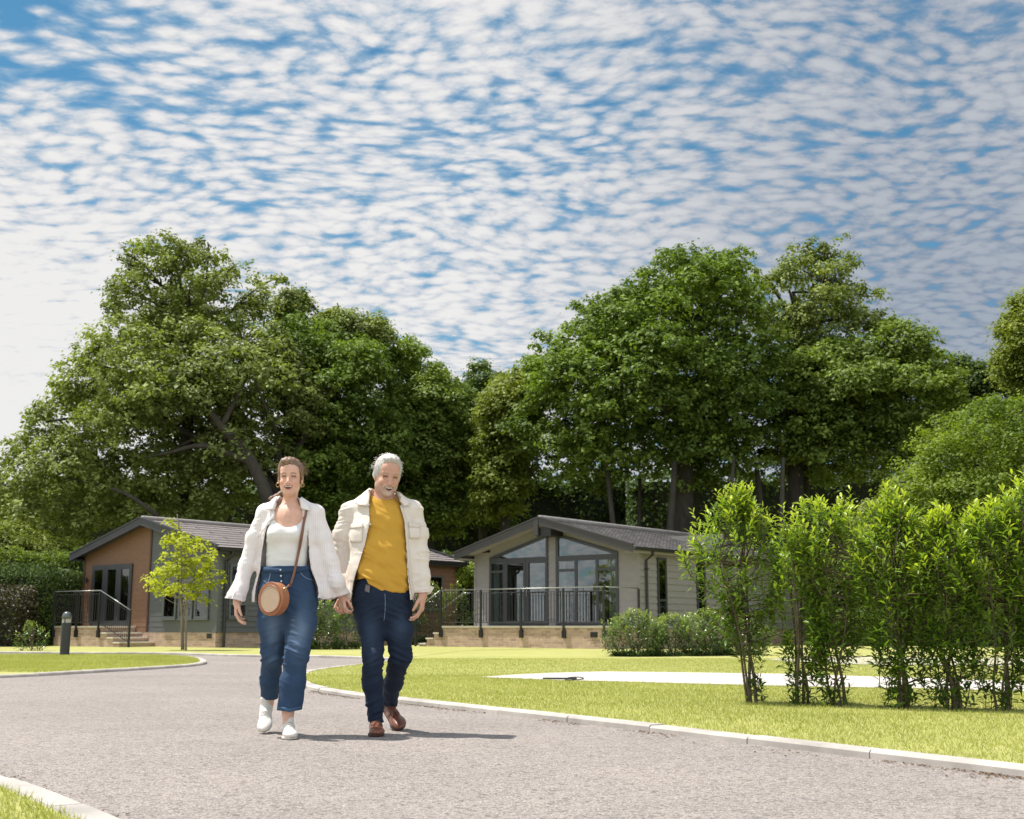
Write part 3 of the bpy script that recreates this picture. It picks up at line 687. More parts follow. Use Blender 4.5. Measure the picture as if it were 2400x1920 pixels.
# ---- left lodge, brown and grey cladding
LX, LY = -11.464, 37.6
wL, zrL, hL, LL_, fyL, wwL = 3.70, 3.905, 1.0, 11.2, .35, 3.42
LODGE_L, limL, zeL, slL = lodge('L', (LX, LY, 0), wL, zrL, hL, LL_, fyL, wwL, .47, 'lodge clad in brown boards and dark grey boards behind the young yellow-green tree')
def build_left():
    P = LODGE_L; y = fyL; lim = lambda z: min(wwL, (zrL - .06 - z) / slL)
    m = MB(); clad(m, -wwL, .10, .47, 3.7, y, pitch=.16, lim=lim, lap=.010); m.build('brown_wall', M_WOOD, P)
    m = MB(); clad(m, .14, wwL, .47, 3.7, y, pitch=.16, lim=lim, lap=.011)
    clad_side(m, y, LL_ - 2.2, .47, zeL - .1, wwL, .16)
    m.prism([(-wwL, .47), (wwL, .47), (wwL, zeL - .1), (0, zrL - .12), (-wwL, zeL - .1)], 1, y + .001, y + .1)
    m.box(wwL - .1, wwL, y + .1, LL_ - .3, .47, zeL - .1); m.box(-wwL, -wwL + .1, y + .1, LL_ - .3, .47, zeL - .1)
    m.prism([(-wwL, .47), (wwL, .47), (wwL, zeL - .1), (0, zrL - .12), (-wwL, zeL - .1)], 1, LL_ - .3, LL_ - .2)
    m.build('grey_wall', M_GREYCLAD, P)
    m = MB(); clad_side(m, LL_ - 2.2, LL_ - .2, .47, zeL - .1, wwL, .16); m.build('brown_end_wall', M_WOOD, P)
    mt = pmat('dark_brown_trim', (0.07, 0.03, 0.02), .5)
    t = MB(); t.box(.085, .16, y - .035, y + .01, .47, zrL - .16); t.build('corner_trim', mt, P)
    t = MB(); t.box(-wwL - .02, -wwL + .06, y - .03, y + .05, .66, 2.75); t.build('corner_trim', mt, P)
    t = MB(); t.box(wwL - .06, wwL + .03, y - .03, y + .07, .47, zeL - .12); t.build('corner_post', M_GREYCLAD, P)
    # three-leaf glazed door
    z0, zt = .67, 2.58
    dr = MB(); xs = [-2.90, -2.18, -1.45, -.76]
    for a, b in zip(xs[:-1], xs[1:]):
        dr.box(a + .003, a + .13, y - .065, y, z0, zt); dr.box(b - .13, b - .003, y - .065, y, z0, zt)
        dr.box(a + .13, b - .13, y - .065, y, zt - .16, zt); dr.box(a + .13, b - .13, y - .065, y, z0, z0 + .15)
    do = dr.build('door', M_FRAME, P, bevel=.004)
    for a, b in zip(xs[:-1], xs[1:]):
        g = MB(); g.box(a + .1, b - .1, y - .036, y - .031, z0 + .1, zt - .1); g.build('pane', M_GLASS, do)
    g = MB(); g.box(-2.88, -.78, y - .024, y - .020, z0 + .02, zt - .02); g.build('room_shade_panel', M_DARK, do)  # dark sheet behind the panes, room shade put into its colour
    curtain(do, -2.05, -1.85, z0 + .15, 2.45, y - .027, .002); curtain(do, -1.80, -1.62, z0 + .15, 2.40, y - .027, .002)
    h = MB(); h.box(-1.50, -1.48, y - .1, y - .065, 1.45, 1.6); h.build('handle', M_IRON, do)
    lm = MB(); lm.tube([(-3.17, y - .10, 2.02), (-3.17, y - .10, 2.20)], .045, 10); lm.box(-3.19, -3.15, y - .1, y - .01, 2.09, 2.13); lm.build('wall_light', M_IRON, P)
    for a, b in ((.88, 1.54), (1.66, 2.32), (2.42, 3.06)):
        window(P, a, b, .86, 2.50, y - .018, rows=[(a + .05, b - .05, 2.2)] if False else [], fw=.075, frame=M_FRAMEG)
    for a, b in ((.72, 1.42), (4.4, 5.4), (7.0, 8.0)):
        window(P, a, b, .88 if a < 1 else 1.3, 2.46, None, rows=[(a + .05, b - .05, 1.3)] if a < 1 else [], fw=.08, side=wwL + .018, frame=M_FRAMEG)
    window(P, 9.35, 10.2, 1.2, 2.4, None, fw=.06, side=wwL + .018, frame=M_FRAMEG)
    d = MB(); x = wwL + .085; d.tube([(wL + .06, .56, zeL - .06), (wL + .06, .56, zeL - .2), (x, .56, zeL - .38), (x, .56, .02)], .042, 10); d.build('downpipe', M_GUTTER, P)
    k = MB(); k.box(-wwL + .02, wwL - .02, y - .006, LL_ - .25, -.1, .468)
    ty0, tx0, tx1 = -.87, -3.00, -.50
    k.box(tx0, tx1, ty0, y - .008, -.1, .60)
    for i in range(4): k.box(tx1 + .33 * i + .001, tx1 + .33 * (i + 1), ty0, y - .008, -.1, .60 - .14 * (i + 1) - .04 + .0)
    k.build('brickwork', M_BRICK, P)
    c = MB(); c.box(tx0 - .03, tx1 + .03, ty0 - .03, y - .009, .602, .655)
    for i in range(4):
        zt_ = .60 - .14 * (i + 1) - .038
        if zt_ > .02: c.box(tx1 + .33 * i + .032, tx1 + .33 * (i + 1) + .03, ty0 - .03, y - .009, zt_, zt_ + .045)
    c.build('coping', M_COPING, P, bevel=.006)
    v = MB(); v.box(3.0, 3.22, y - .02, y - .004, .30, .44); v.build('air_vent', M_IRON, P)
build_left()
railing((LX, LY, 0), [(-2.98, -.92, .655, -.55, -.92, .655, [0.0, .515, 1.0], False, 0),
                      (-.55, -.92, .655, 1.02, -.92, .06, [.9999], True, 0)], 'black railing on the brick terrace and steps of the brown clad lodge')
def left_stair():
    R = empty('stair_railing', (LX, LY, 0), LROT, 'sloping black baluster panel beside the steps of the left lodge', 'railing')
    q = MB(); a = Vector((-.50, -.90, .655)); b = Vector((.98, -.90, .10)); up = Vector((0, 0, 1))
    q.tube([a + up * .08, b + up * .08], .013, 5); q.tube([a + up * .95, b + up * .95], .010, 5)
    for j in range(1, 15): c = a + (b - a) * (j / 15); q.tube([c + up * .08, c + up * .95], .008, 5)
    q.build('baluster_panel', M_IRON, R)
left_stair()
# ------------------------------------------------------------------ foliage
def leaf_quads(C, Nrm, size, asp=.55, jit=.5):
    """one diamond leaf (folded along its midrib) per centre; returns verts, faces"""
    n = len(C); Nrm = Nrm / (np.linalg.norm(Nrm, axis=1)[:, None] + 1e-9)
    r = RNG.normal(size=(n, 3)); A = np.cross(Nrm, r); A /= np.linalg.norm(A, axis=1)[:, None] + 1e-9
    B = np.cross(Nrm, A); s = (size * RNG.uniform(.65, 1.3, n))[:, None]
    V = np.stack([C - A * s * .5, C + B * s * asp * .5 + Nrm * s * .08, C + A * s * .5, C - B * s * asp * .5 + Nrm * s * .08], 1).reshape(-1, 3)
    return V, np.arange(4 * n).reshape(-1, 4)
def dist_poly(P, poly):
    poly = np.asarray(poly); d = np.full(len(P), 1e9)
    for i in range(len(poly)):
        a, b = poly[i], poly[(i + 1) % len(poly)]; e = b - a; t = np.clip(((P - a) @ e) / (e @ e + 1e-12), 0, 1)
        d = np.minimum(d, np.linalg.norm(P - (a + t[:, None] * e), axis=1))
    return d
def crown_lobes(poly, n, depth, rmin, rmax, rng):
    """lobe centres (x, dy, z) and radii filling a crown whose outline is poly (x, z in metres)"""
    poly = np.asarray(poly); lo, hi = poly.min(0), poly.max(0)
    P = rng.uniform(lo, hi, (n * 12, 2)); P = P[in_poly(P, poly)]; D = dist_poly(P, poly)
    keep = D > rmin * .55; P, D = P[keep], D[keep]
    # spread them out: greedy thinning
    out = []
    r = np.clip(D * 1.05, rmin, rmax) * rng.uniform(.75, 1.15, len(P)); Dm = D.max()
    T = depth * np.sqrt(np.clip(D / Dm, .02, 1)); s = rng.uniform(-1, 1, len(P)); s = np.sign(s) * np.abs(s) ** .6
    C = np.column_stack([P[:, 0], s * T, P[:, 1]])
    for i in range(len(C)):
        if len(out) >= n: break
        if all(np.linalg.norm(C[i] - C[j]) > .62 * min(r[i], r[j]) for j in out[-140:]): out.append(i)
    return C[out], r[out]
def crown_mesh(C, r, per, size, rng, up=.55, squash=.8, asp=.6, thin=0.0, tintv=.2, k=26, sub=.30):
    """leaves gathered in twig clumps that sit on the lobes"""
    nk = np.maximum(3, (per / k * (r / np.median(r)) ** 2).astype(int)); li = np.repeat(np.arange(len(C)), nk); m = len(li)
    d = rng.normal(size=(m, 3)); d /= np.linalg.norm(d, axis=1)[:, None]
    low = d[:, 2] < -.3; d[low, 2] *= -rng.uniform(0, 1, low.sum())
    rad = r[li] * (rng.uniform(.45, 1.05, m) ** .7) * (1 + .25 * vnoise(d * 2.2 + C[li], 1.0)) * np.where(rng.random(m) < .06, 1.10, 1.0)
    Q = C[li] + d * rad[:, None] * np.array([1, 1, squash])
    g = vnoise(Q, .9) + .6 * vnoise(Q, 2.3); kp = g > (-.8 + thin); Q = Q[kp]; d = d[kp]; li = li[kp]; m = len(Q)
    sr = sub * rng.uniform(.6, 1.35, m); ct = rng.normal(.5, .17, len(C))[li] + rng.normal(0, .16, m) + .25 * vnoise(Q, .35)
    si = np.repeat(np.arange(m), k); n = len(si)
    o = rng.normal(size=(n, 3)) * np.array([.55, .55, .34]); P = Q[si] + o * sr[si][:, None]
    P[:, 2] -= .25 * sr[si] * (np.linalg.norm(o[:, :2], axis=1) ** 2)
    nr = d[si] * .45 + o * .6 + rng.normal(size=(n, 3)) * .45; nr[:, 2] += up + .25
    V, F = leaf_quads(P, nr, size, asp)
    t = np.clip(ct[si] + rng.normal(0, tintv, n), 0, 1)
    return V, F, np.repeat(t, 4)
M_BARK = pmat('bark', (0.085, 0.072, 0.056), .9, .35, 6, (25, .8, .02), stretch=(1, 1, .35))
M_BARKD = pmat('dark_bark', (0.050, 0.042, 0.032), .9, .35, 6, (25, .8, .02), stretch=(1, 1, .35))
M_BARKL = pmat('pale_bark', (0.20, 0.17, 0.13), .9, .3, 8, (40, .6, .01), stretch=(1, 1, .35))
def limb(mb, a, b, ra, rb, rng, seg=6, wob=.045, n=7):
    a, b = np.array(a, float), np.array(b, float); L = np.linalg.norm(b - a); pts = []
    ph = rng.uniform(0, 6.28, 3)
    for i in range(seg + 1):
        t = i / seg; p = a * (1 - t) + b * t; p[2] += L * .05 * math.sin(math.pi * t)
        p[:2] += wob * L * np.array([math.sin(ph[0] + 4.3 * t) - math.sin(ph[0]), math.sin(ph[1] + 3.7 * t) - math.sin(ph[1])]) * t * (1.0 if t < 1 else 1)
        pts.append(p)
    mb.tube([tuple(p) for p in pts], [ra + (rb - ra) * (i / seg) ** .8 for i in range(seg + 1)], n); return pts
def tree(name, px_poly, Y, depth, nl, per, size, mat, label, cat='tree', trunk_px=None, tr=.35, rr=(.55, 1.35), thin=0.0, asp=.6, limbs=14, seed=1, extra=None, up=.55, rim=True, group=None, bark=None, twigs=0):
    rng = np.random.default_rng(seed)
    W = np.array([atY(px, py, Y) for px, py in px_poly]); cx = W[:, 0].mean() if trunk_px is None else atY(trunk_px, 1500, Y)[0]
    poly = W[:, [0, 2]] - [cx, 0]
    T = empty(name, (cx, Y, 0), 0, label, cat, group)
    C, r = crown_lobes(poly, nl, depth, rr[0], rr[1], rng)
    # ragged rim: small sprays that break the outline
    zc = poly[:, 1].min() + .25 * np.ptp(poly[:, 1]); cen = poly.mean(0); eC = []; eR = []
    for i in range(len(poly)):
        a, b_ = poly[i], poly[(i + 1) % len(poly)]; L_ = np.linalg.norm(b_ - a)
        for _ in range(int(L_ * 1.5) + 1):
            p = a + (b_ - a) * rng.random()
            if p[1] < zc: continue
            o_ = (p - cen) / (np.linalg.norm(p - cen) + 1e-6); p = p + o_ * rng.uniform(-.6, .12); eC.append([p[0], rng.normal(0, .3), p[1]]); eR.append(rng.uniform(.22, .42))
    if eC and rim: C = np.vstack([C, eC]); r = np.concatenate([r, eR])
    V, F, t = crown_mesh(C, r, per, size, rng, up=up, thin=thin, asp=asp)
    link('crown', npmesh('crown', V, F, t), mat, T)
    mb = MB(); top = poly[:, 1].max(); bot = max(poly[:, 1].min(), 0); h0 = bot + (top - bot) * .18 + .6
    fork = (rng.uniform(-.3, .3), rng.uniform(-.2, .2), h0)
    mb.tube([(0, 0, -.1), (tr * .1, 0, h0 * .3), (fork[0] * .6, fork[1] * .5, h0 * .7), fork], [tr * 1.35, tr, tr * .9, tr * .8], 10)
    hi = [i for i in range(len(C)) if C[i][2] > h0 + .5]
    if hi:
        ctr = np.array([0, 0, h0 + (top - h0) * .5]); mids = []
        for k in range(max(3, limbs // 3)):
            j = hi[rng.integers(len(hi))]; m = np.array(fork) * .45 + C[j] * .55
            pts = limb(mb, fork, m, tr * .55, tr * .26, rng); mids.append(pts[-1])
        for k in range(limbs):
            j = hi[rng.integers(len(hi))]; s = min(mids, key=lambda q: np.linalg.norm(q - C[j]))
            limb(mb, s, C[j], tr * .24, .03, rng, n=5)
        for k in range(twigs):
            j = rng.integers(len(C)); i2 = min(hi, key=lambda q: np.linalg.norm(C[q] - C[j]) + (q == j) * 99)
            limb(mb, C[i2], C[j] + rng.normal(0, .3, 3), .045, .012, rng, 4, .05, 4)
    for e in (extra or []):
        pts = [np.array(atY(px, py, Y + dy)) - [cx, Y, 0] for px, py, dy in e[0]]
        mb.tube([tuple(p) for p in smooth3(pts)], list(np.linspace(e[1], e[2], len(smooth3(pts)))), 8)
    mb.build('trunk', bark or M_BARKD, T, smooth=True)
    return T
ML_OLIVE = leaf_mat('olive_leaf', (0.105, 0.132, 0.034), (0.30, 0.35, 0.10), .30, .6, .25)
ML_DEEP = leaf_mat('deep_green_leaf', (0.068, 0.106, 0.019), (0.20, 0.28, 0.046), .30, .6, .25)
ML_MID = leaf_mat('mid_green_leaf', (0.090, 0.132, 0.026), (0.255, 0.33, 0.064), .32, .6, .25)
ML_BRIGHT = leaf_mat('bright_leaf', (0.10, 0.15, 0.022), (0.27, 0.34, 0.05), .38, .6, .25)
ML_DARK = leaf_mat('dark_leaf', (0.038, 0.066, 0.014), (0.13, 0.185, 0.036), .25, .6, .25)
ML_YELLOW = leaf_mat('yellow_leaf', (0.28, 0.31, 0.03), (0.56, 0.57, 0.065), .45, .6, .2)
ML_GOLD = leaf_mat('gold_green_leaf', (0.12, 0.155, 0.024), (0.28, 0.315, 0.055), .35, .6, .25)
# -- left: broad olive-green tree with a thin top
tree('broadleaf_tree', [(0, 1290), (0, 1110), (40, 1030), (90, 965), (140, 935), (175, 880), (215, 850), (225, 790), (280, 735), (380, 730), (470, 735), (590, 760), (690, 790), (735, 850), (760, 930), (760, 1020), (700, 1120), (640, 1190), (560, 1250), (380, 1290), (150, 1300)],
     49, 4.6, 230, 430, .19, ML_OLIVE, 'wide olive-green tree with bare limbs showing, filling the left side', trunk_px=640, tr=.42, seed=3, limbs=22, rr=(.6, 1.35), thin=.10,
     extra=[([(650, 1260, -2.6), (625, 1160, -3.0), (575, 1060, -3.2), (520, 1000, -3.2), (470, 930, -2.8), (440, 860, -2.2)], .30, .07), ([(590, 1085, -3.2), (480, 1045, -3.5), (400, 1060, -3.4), (330, 1075, -3.0)], .13, .03),
            ([(370, 1210, -3.4), (300, 1160, -3.5), (220, 1135, -3.3), (150, 1120, -3)], .09, .02), ([(520, 1000, -3.2), (560, 920, -3.2), (600, 850, -2.8)], .12, .03)], bark=M_BARKD)
tree('broadleaf_tree', [(270, 800), (255, 730), (262, 670), (290, 640), (285, 580), (330, 565), (400, 558), (460, 570), (520, 585), (555, 625), (610, 620), (650, 650), (640, 720), (560, 790), (420, 830)],
     50.5, 2.4, 85, 210, .17, ML_OLIVE, 'thin airy treetop with branches against the sky at the upper left', trunk_px=415, tr=.26, seed=5, limbs=26, rr=(.40, .80), thin=.30, twigs=8,
     extra=[([(415, 900, 0), (412, 800, 0), (405, 720, 0), (400, 650, 0)], .2, .05), ([(412, 800, 0), (360, 700, .3), (330, 640, .3)], .12, .03), ([(412, 790, 0), (460, 700, -.3), (500, 640, -.3)], .12, .03)])
tree('broadleaf_tree', [(600, 800), (640, 745), (690, 730), (690, 760), (770, 760), (800, 790), (890, 800), (925, 850), (930, 930), (960, 1000), (980, 1080), (960, 1200), (880, 1290), (700, 1300), (640, 1200), (620, 1000)],
     53, 4.2, 190, 430, .19, ML_DEEP, 'rich green dense tree behind the couple, right of the wide olive-green tree', trunk_px=800, tr=.4, seed=8, limbs=14, thin=.0)
tree('broadleaf_tree', [(640, 745), (655, 695), (700, 680), (730, 700), (735, 745), (765, 745), (790, 715), (830, 725), (860, 755), (905, 745), (925, 790), (915, 830), (800, 830), (680, 800)],
     55, 1.8, 46, 230, .17, ML_OLIVE, 'small rounded treetops poking above the dense green tree at left centre', trunk_px=760, tr=.2, seed=12, limbs=10, rr=(.4, .8), thin=.15)
tree('broadleaf_tree', [(905, 860), (925, 815), (960, 800), (990, 812), (1000, 850), (1060, 870), (1090, 900), (1110, 980), (1120, 1100), (1100, 1250), (960, 1300), (900, 1200), (900, 1000)],
     57, 3.2, 120, 430, .19, ML_MID, 'mid-green tree in the middle gap behind the man', trunk_px=1010, tr=.3, seed=14, limbs=8)
tree('conifer_tree', [(1060, 1000), (1075, 900), (1090, 862), (1115, 842), (1150, 850), (1165, 880), (1200, 930), (1210, 1050), (1200, 1250), (1080, 1250)],
     62, 2.2, 70, 380, .17, ML_DARK, 'dark narrow treetop in the gap between the two big tree groups', trunk_px=1130, tr=.25, seed=16, limbs=6)
tree('broadleaf_tree', [(1130, 960), (1160, 880), (1200, 850), (1250, 850), (1275, 900), (1270, 1000), (1260, 1120), (1200, 1230), (1110, 1230), (1110, 1060)],
     54, 2.6, 80, 400, .18, ML_GOLD, 'lighter yellow-green tree at the left foot of the big dark tree', trunk_px=1190, tr=.25, seed=18, limbs=8)
# -- right: the large dark tree and its neighbours
tree('sycamore_tree', [(1235, 830), (1262, 790), (1320, 770), (1345, 720), (1385, 700), (1440, 690), (1470, 650), (1520, 640), (1560, 590), (1620, 580), (1660, 605), (1720, 585), (1760, 640), (1790, 720), (1830, 840), (1860, 960), (1850, 1080), (1780, 1150), (1600, 1160), (1430, 1165), (1300, 1150), (1225, 1080), (1190, 1000), (1235, 930)],
     50, 5.2, 270, 430, .20, ML_DEEP, 'largest tree: dense dark green crown over the glazed gable lodge', 'tree', trunk_px=1600, tr=.45, seed=21, limbs=18, rr=(.6, 1.45), thin=.02)
tree('broadleaf_tree', [(1760, 700), (1780, 640), (1850, 590), (1900, 565), (1960, 570), (2005, 590), (2000, 640), (2040, 700), (2080, 690), (2075, 750), (2040, 800), (1960, 850), (1850, 860), (1780, 800)],
     52, 2.2, 95, 220, .17, ML_OLIVE, 'airy olive-tinted treetop rising at the right of the largest tree', trunk_px=1900, tr=.25, seed=24, limbs=26, rr=(.40, .80), thin=.32, twigs=8,
     extra=[([(1890, 1000, 0), (1880, 860, 0), (1870, 760, 0), (1850, 680, 0)], .2, .05), ([(1880, 860, 0), (1930, 740, .2), (1960, 640, .2)], .13, .03)])
tree('broadleaf_tree', [(1800, 860), (1880, 800), (1980, 790), (2060, 760), (2100, 750), (2150, 790), (2200, 840), (2230, 900), (2245, 980), (2230, 1060), (2150, 1110), (2000, 1160), (1850, 1160), (1800, 1050)],
     50.5, 3.6, 160, 420, .19, ML_MID, 'broad green tree joining the right side of the largest tree', trunk_px=1870, tr=.38, seed=26, limbs=14, thin=.06)
tree('broadleaf_tree', [(2160, 1000), (2200, 850), (2250, 832), (2320, 845), (2370, 830), (2420, 820), (2500, 900), (2500, 1150), (2300, 1150), (2180, 1100)],
     58, 2.6, 70, 380, .18, ML_DARK, 'dark far tree in the gap at the right edge', trunk_px=2290, tr=.3, seed=28, limbs=6, thin=.1)
tree('conifer_tree', [(2330, 850), (2340, 790), (2360, 745), (2385, 700), (2440, 660), (2560, 700), (2600, 950), (2440, 950), (2370, 910)],
     47, 2.4, 70, 420, .15, ML_GOLD, 'tall yellow-green tree cut off by the right edge of the picture', trunk_px=2480, tr=.3, seed=30, limbs=6)
tree('broadleaf_tree', [(2080, 1200), (2100, 1100), (2150, 1040), (2200, 990), (2260, 930), (2330, 925), (2420, 930), (2560, 960), (2560, 1450), (2200, 1450), (2060, 1350)],
     40, 3.0, 170, 430, .13, ML_BRIGHT, 'bright feathery green tree behind the tall laurel shrubs at the right', trunk_px=2330, tr=.22, seed=32, limbs=10, rr=(.4, 1.0))
tree('broadleaf_tree', [(1990, 1250), (2040, 1160), (2110, 1120), (2180, 1130), (2220, 1200), (2220, 1420), (2000, 1460), (1960, 1340)],
     43, 2.0, 70, 400, .13, ML_OLIVE, 'grey-green bushy tree low behind the laurel shrubs', trunk_px=2090, tr=.2, seed=34, limbs=10, rr=(.35, .8), thin=.12)
# dark wood floor behind: more trunks and an understorey that closes the view
def trunks():
    rng = np.random.default_rng(4)
    for k, (px, w, Y) in enumerate([(1575, 20, 47), (1628, 22, 50), (1720, 13, 46), (1790, 18, 49), (1835, 14, 46), (1880, 20, 50), (1500, 12, 51), (1440, 15, 48)]):
        x = atY(px, 1450, Y)[0]; T = empty('slender_tree', (x, Y, 0), 0, ['', 'dark bare stem'][0] or 'dark bare tree stem in the shade under the largest tree', 'tree', 'dark stems under the largest tree')
        mb = MB(); r = w / FPX * Y / 2; mb.tube([(0, 0, -.1), (rng.uniform(-.05, .05), 0, 2), (rng.uniform(-.15, .15), .1, 4.2), (rng.uniform(-.3, .3), .2, 7)], [r * 1.2, r, r * .9, r * .6], 9)
        mb.build('trunk', M_BARKD, T, smooth=True)
trunks()
def hedge_block(name, x0, x1, y0, y1, z0, z1, n, size, mat, label, cat='hedge', seed=0, rough=.25, core=True, rz=0, loc=(0, 0, 0), topmat=None, kind=None):
    rng = np.random.default_rng(seed); T = empty(name, loc, rz, label, cat)
    # leaves in a shell near the faces of a soft box
    P = rng.uniform((x0, y0, z0), (x1, y1, z1), (n, 3)); f = rng.integers(0, 4, n); e = rng.exponential(.12, n)
    P[f == 0, 1] = y0 + e[f == 0]; P[f == 1, 2] = z1 - e[f == 1]
    P[f == 2, 0] = np.where(rng.random((f == 2).sum()) < .5, x0 + e[f == 2], x1 - e[f == 2])
    bump = rough * (vnoise(P, 1.1) + .5 * vnoise(P, 2.7)); P[:, 1] += bump; P[:, 2] += bump * (P[:, 2] > z1 - .4) - .15 * (vnoise(P, .6) > .2) * (P[:, 2] > z1 - .4)
    nr = rng.normal(size=(n, 3)) * .6; nr[:, 1] -= .3; nr[:, 2] += .5
    V, F = leaf_quads(P, nr, size, .55); t = np.repeat(np.clip(rng.normal(.45, .25, n) + .3 * vnoise(P, .8), 0, 1), 4)
    link('leaves', npmesh('leaves', V, F, t), mat, T)
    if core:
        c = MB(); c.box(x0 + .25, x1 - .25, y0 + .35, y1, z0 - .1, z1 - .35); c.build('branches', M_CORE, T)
    return T
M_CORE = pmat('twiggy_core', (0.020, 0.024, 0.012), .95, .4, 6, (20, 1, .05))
# understorey closing the wood behind the lodges
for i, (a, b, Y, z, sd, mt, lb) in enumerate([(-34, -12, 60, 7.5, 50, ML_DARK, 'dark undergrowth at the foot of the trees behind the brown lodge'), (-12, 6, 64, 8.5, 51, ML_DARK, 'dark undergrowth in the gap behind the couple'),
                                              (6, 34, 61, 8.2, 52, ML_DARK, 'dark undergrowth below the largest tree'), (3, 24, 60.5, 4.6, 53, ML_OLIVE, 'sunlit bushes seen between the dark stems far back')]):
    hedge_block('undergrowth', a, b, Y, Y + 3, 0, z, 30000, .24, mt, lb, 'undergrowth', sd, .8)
# clipped hedge left, brighter top
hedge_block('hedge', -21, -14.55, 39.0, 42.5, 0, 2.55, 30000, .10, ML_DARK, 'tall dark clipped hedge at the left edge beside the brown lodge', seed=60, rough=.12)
hedge_block('hedge', -21.5, -14.0, 42.6, 45.5, 0, 3.35, 30000, .11, ML_BRIGHT, 'bright green hedge top standing behind the dark clipped hedge', seed=61, rough=.2)
tree('bush', [(-40, 1340), (-40, 1230), (20, 1215), (70, 1240), (120, 1255), (165, 1285), (190, 1330), (120, 1345)], 45.6, 1.8, 60, 330, .14, ML_GOLD, 'yellow-green bush above the clipped hedge at the left edge', 'bush', trunk_px=60, tr=.12, seed=62, limbs=4, rr=(.35, .7))
hedge_block('hedge', -19.5, -14.9, 37.2, 38.9, 0, 1.9, 9000, .10, leaf_mat('brown_leaf', (0.035, 0.030, 0.012), (0.10, 0.085, 0.03), .15), 'browned patchy hedge in front of the dark hedge at the left edge', seed=63, rough=.28)
# between the lodges
hedge_block('hedge', -4.6, 2.2, 46.0, 49.0, 0, 3.4, 30000, .13, ML_DARK, 'dark hedge between the two lodges', seed=64, rough=.4)
hedge_block('hedge', 2.2, 9.0, 50.0, 53.0, 0, 3.2, 10000, .13, ML_DARK, 'dark hedge behind the glazed gable lodge', seed=65, rough=.4)
hedge_block('hedge', 9.5, 24.0, 44.0, 46.5, 0, 3.2, 42000, .15, ML_DARK, 'dark hedge behind the laurel shrubs at the right', seed=66, rough=.5)
hedge_block('hedge', 9.5, 22.0, 38.5, 40.0, 0, 1.15, 26000, .12, ML_DEEP, 'low green hedge across the lawn behind the laurel shrubs', seed=67, rough=.3)
tree('bush', [(1085, 1360), (1090, 1335), (1110, 1318), (1135, 1325), (1150, 1350), (1140, 1380)], 45, .6, 14, 240, .12, ML_BRIGHT, 'bright leafy bush tip showing between the two lodge roofs', 'bush', trunk_px=1115, tr=.05, seed=68, limbs=3, rr=(.2, .35))

# ------------------------------------------------------------------ laurel shrubs with real leaves
M_STEM = pmat('shrub_stem', (0.11, 0.085, 0.055), .9, .3, 20)
def long_leaves(B, D, L, W, tint, rng, droop=.25):
    """lanceolate leaves: base B, direction D, length L, width W; 8 verts, 3 quads folded at the midrib"""
    n = len(B); D = D / (np.linalg.norm(D, axis=1)[:, None] + 1e-9)
    S = np.cross(D, np.array([0, 0, 1.0]) + rng.normal(0, .25, (n, 3))); S /= np.linalg.norm(S, axis=1)[:, None] + 1e-9
    U = np.cross(S, D); L = L[:, None]; W = W[:, None]; dz = np.array([0, 0, -1.0])
    m1 = B + D * L * .35 + dz * L * droop * .10; m2 = B + D * L * .72 + dz * L * droop * .45; tp = B + D * L + dz * L * droop
    V = np.stack([B, m1 + S * W * .5 + U * W * .18, m1, m1 - S * W * .5 + U * W * .18, m2 + S * W * .40 + U * W * .12, m2, m2 - S * W * .40 + U * W * .12, tp], 1).reshape(-1, 3)
    o = (np.arange(n) * 8)[:, None]
    Q = np.array([[0, 2, 1, 1], [0, 3, 2, 2], [1, 2, 5, 4], [2, 3, 6, 5], [4, 5, 7, 7], [5, 6, 7, 7]])
    tri = np.array([[0, 2, 1], [0, 3, 2], [1, 2, 5], [1, 5, 4], [2, 3, 6], [2, 6, 5], [4, 5, 7], [5, 6, 7]])
    F = (o[:, :, None] + tri[None]).reshape(-1, 3)
    return V, F, np.repeat(tint, 8)
ML_LAUREL = leaf_mat('laurel_leaf', (0.060, 0.115, 0.018), (0.20, 0.30, 0.038), .38, .38, .4, tip=(0.50, 0.56, 0.06))
ML_LAURELF = leaf_mat('far_laurel_leaf', (0.045, 0.085, 0.022), (0.15, 0.22, 0.055), .28, .25, .6, tip=(0.36, 0.42, 0.07))
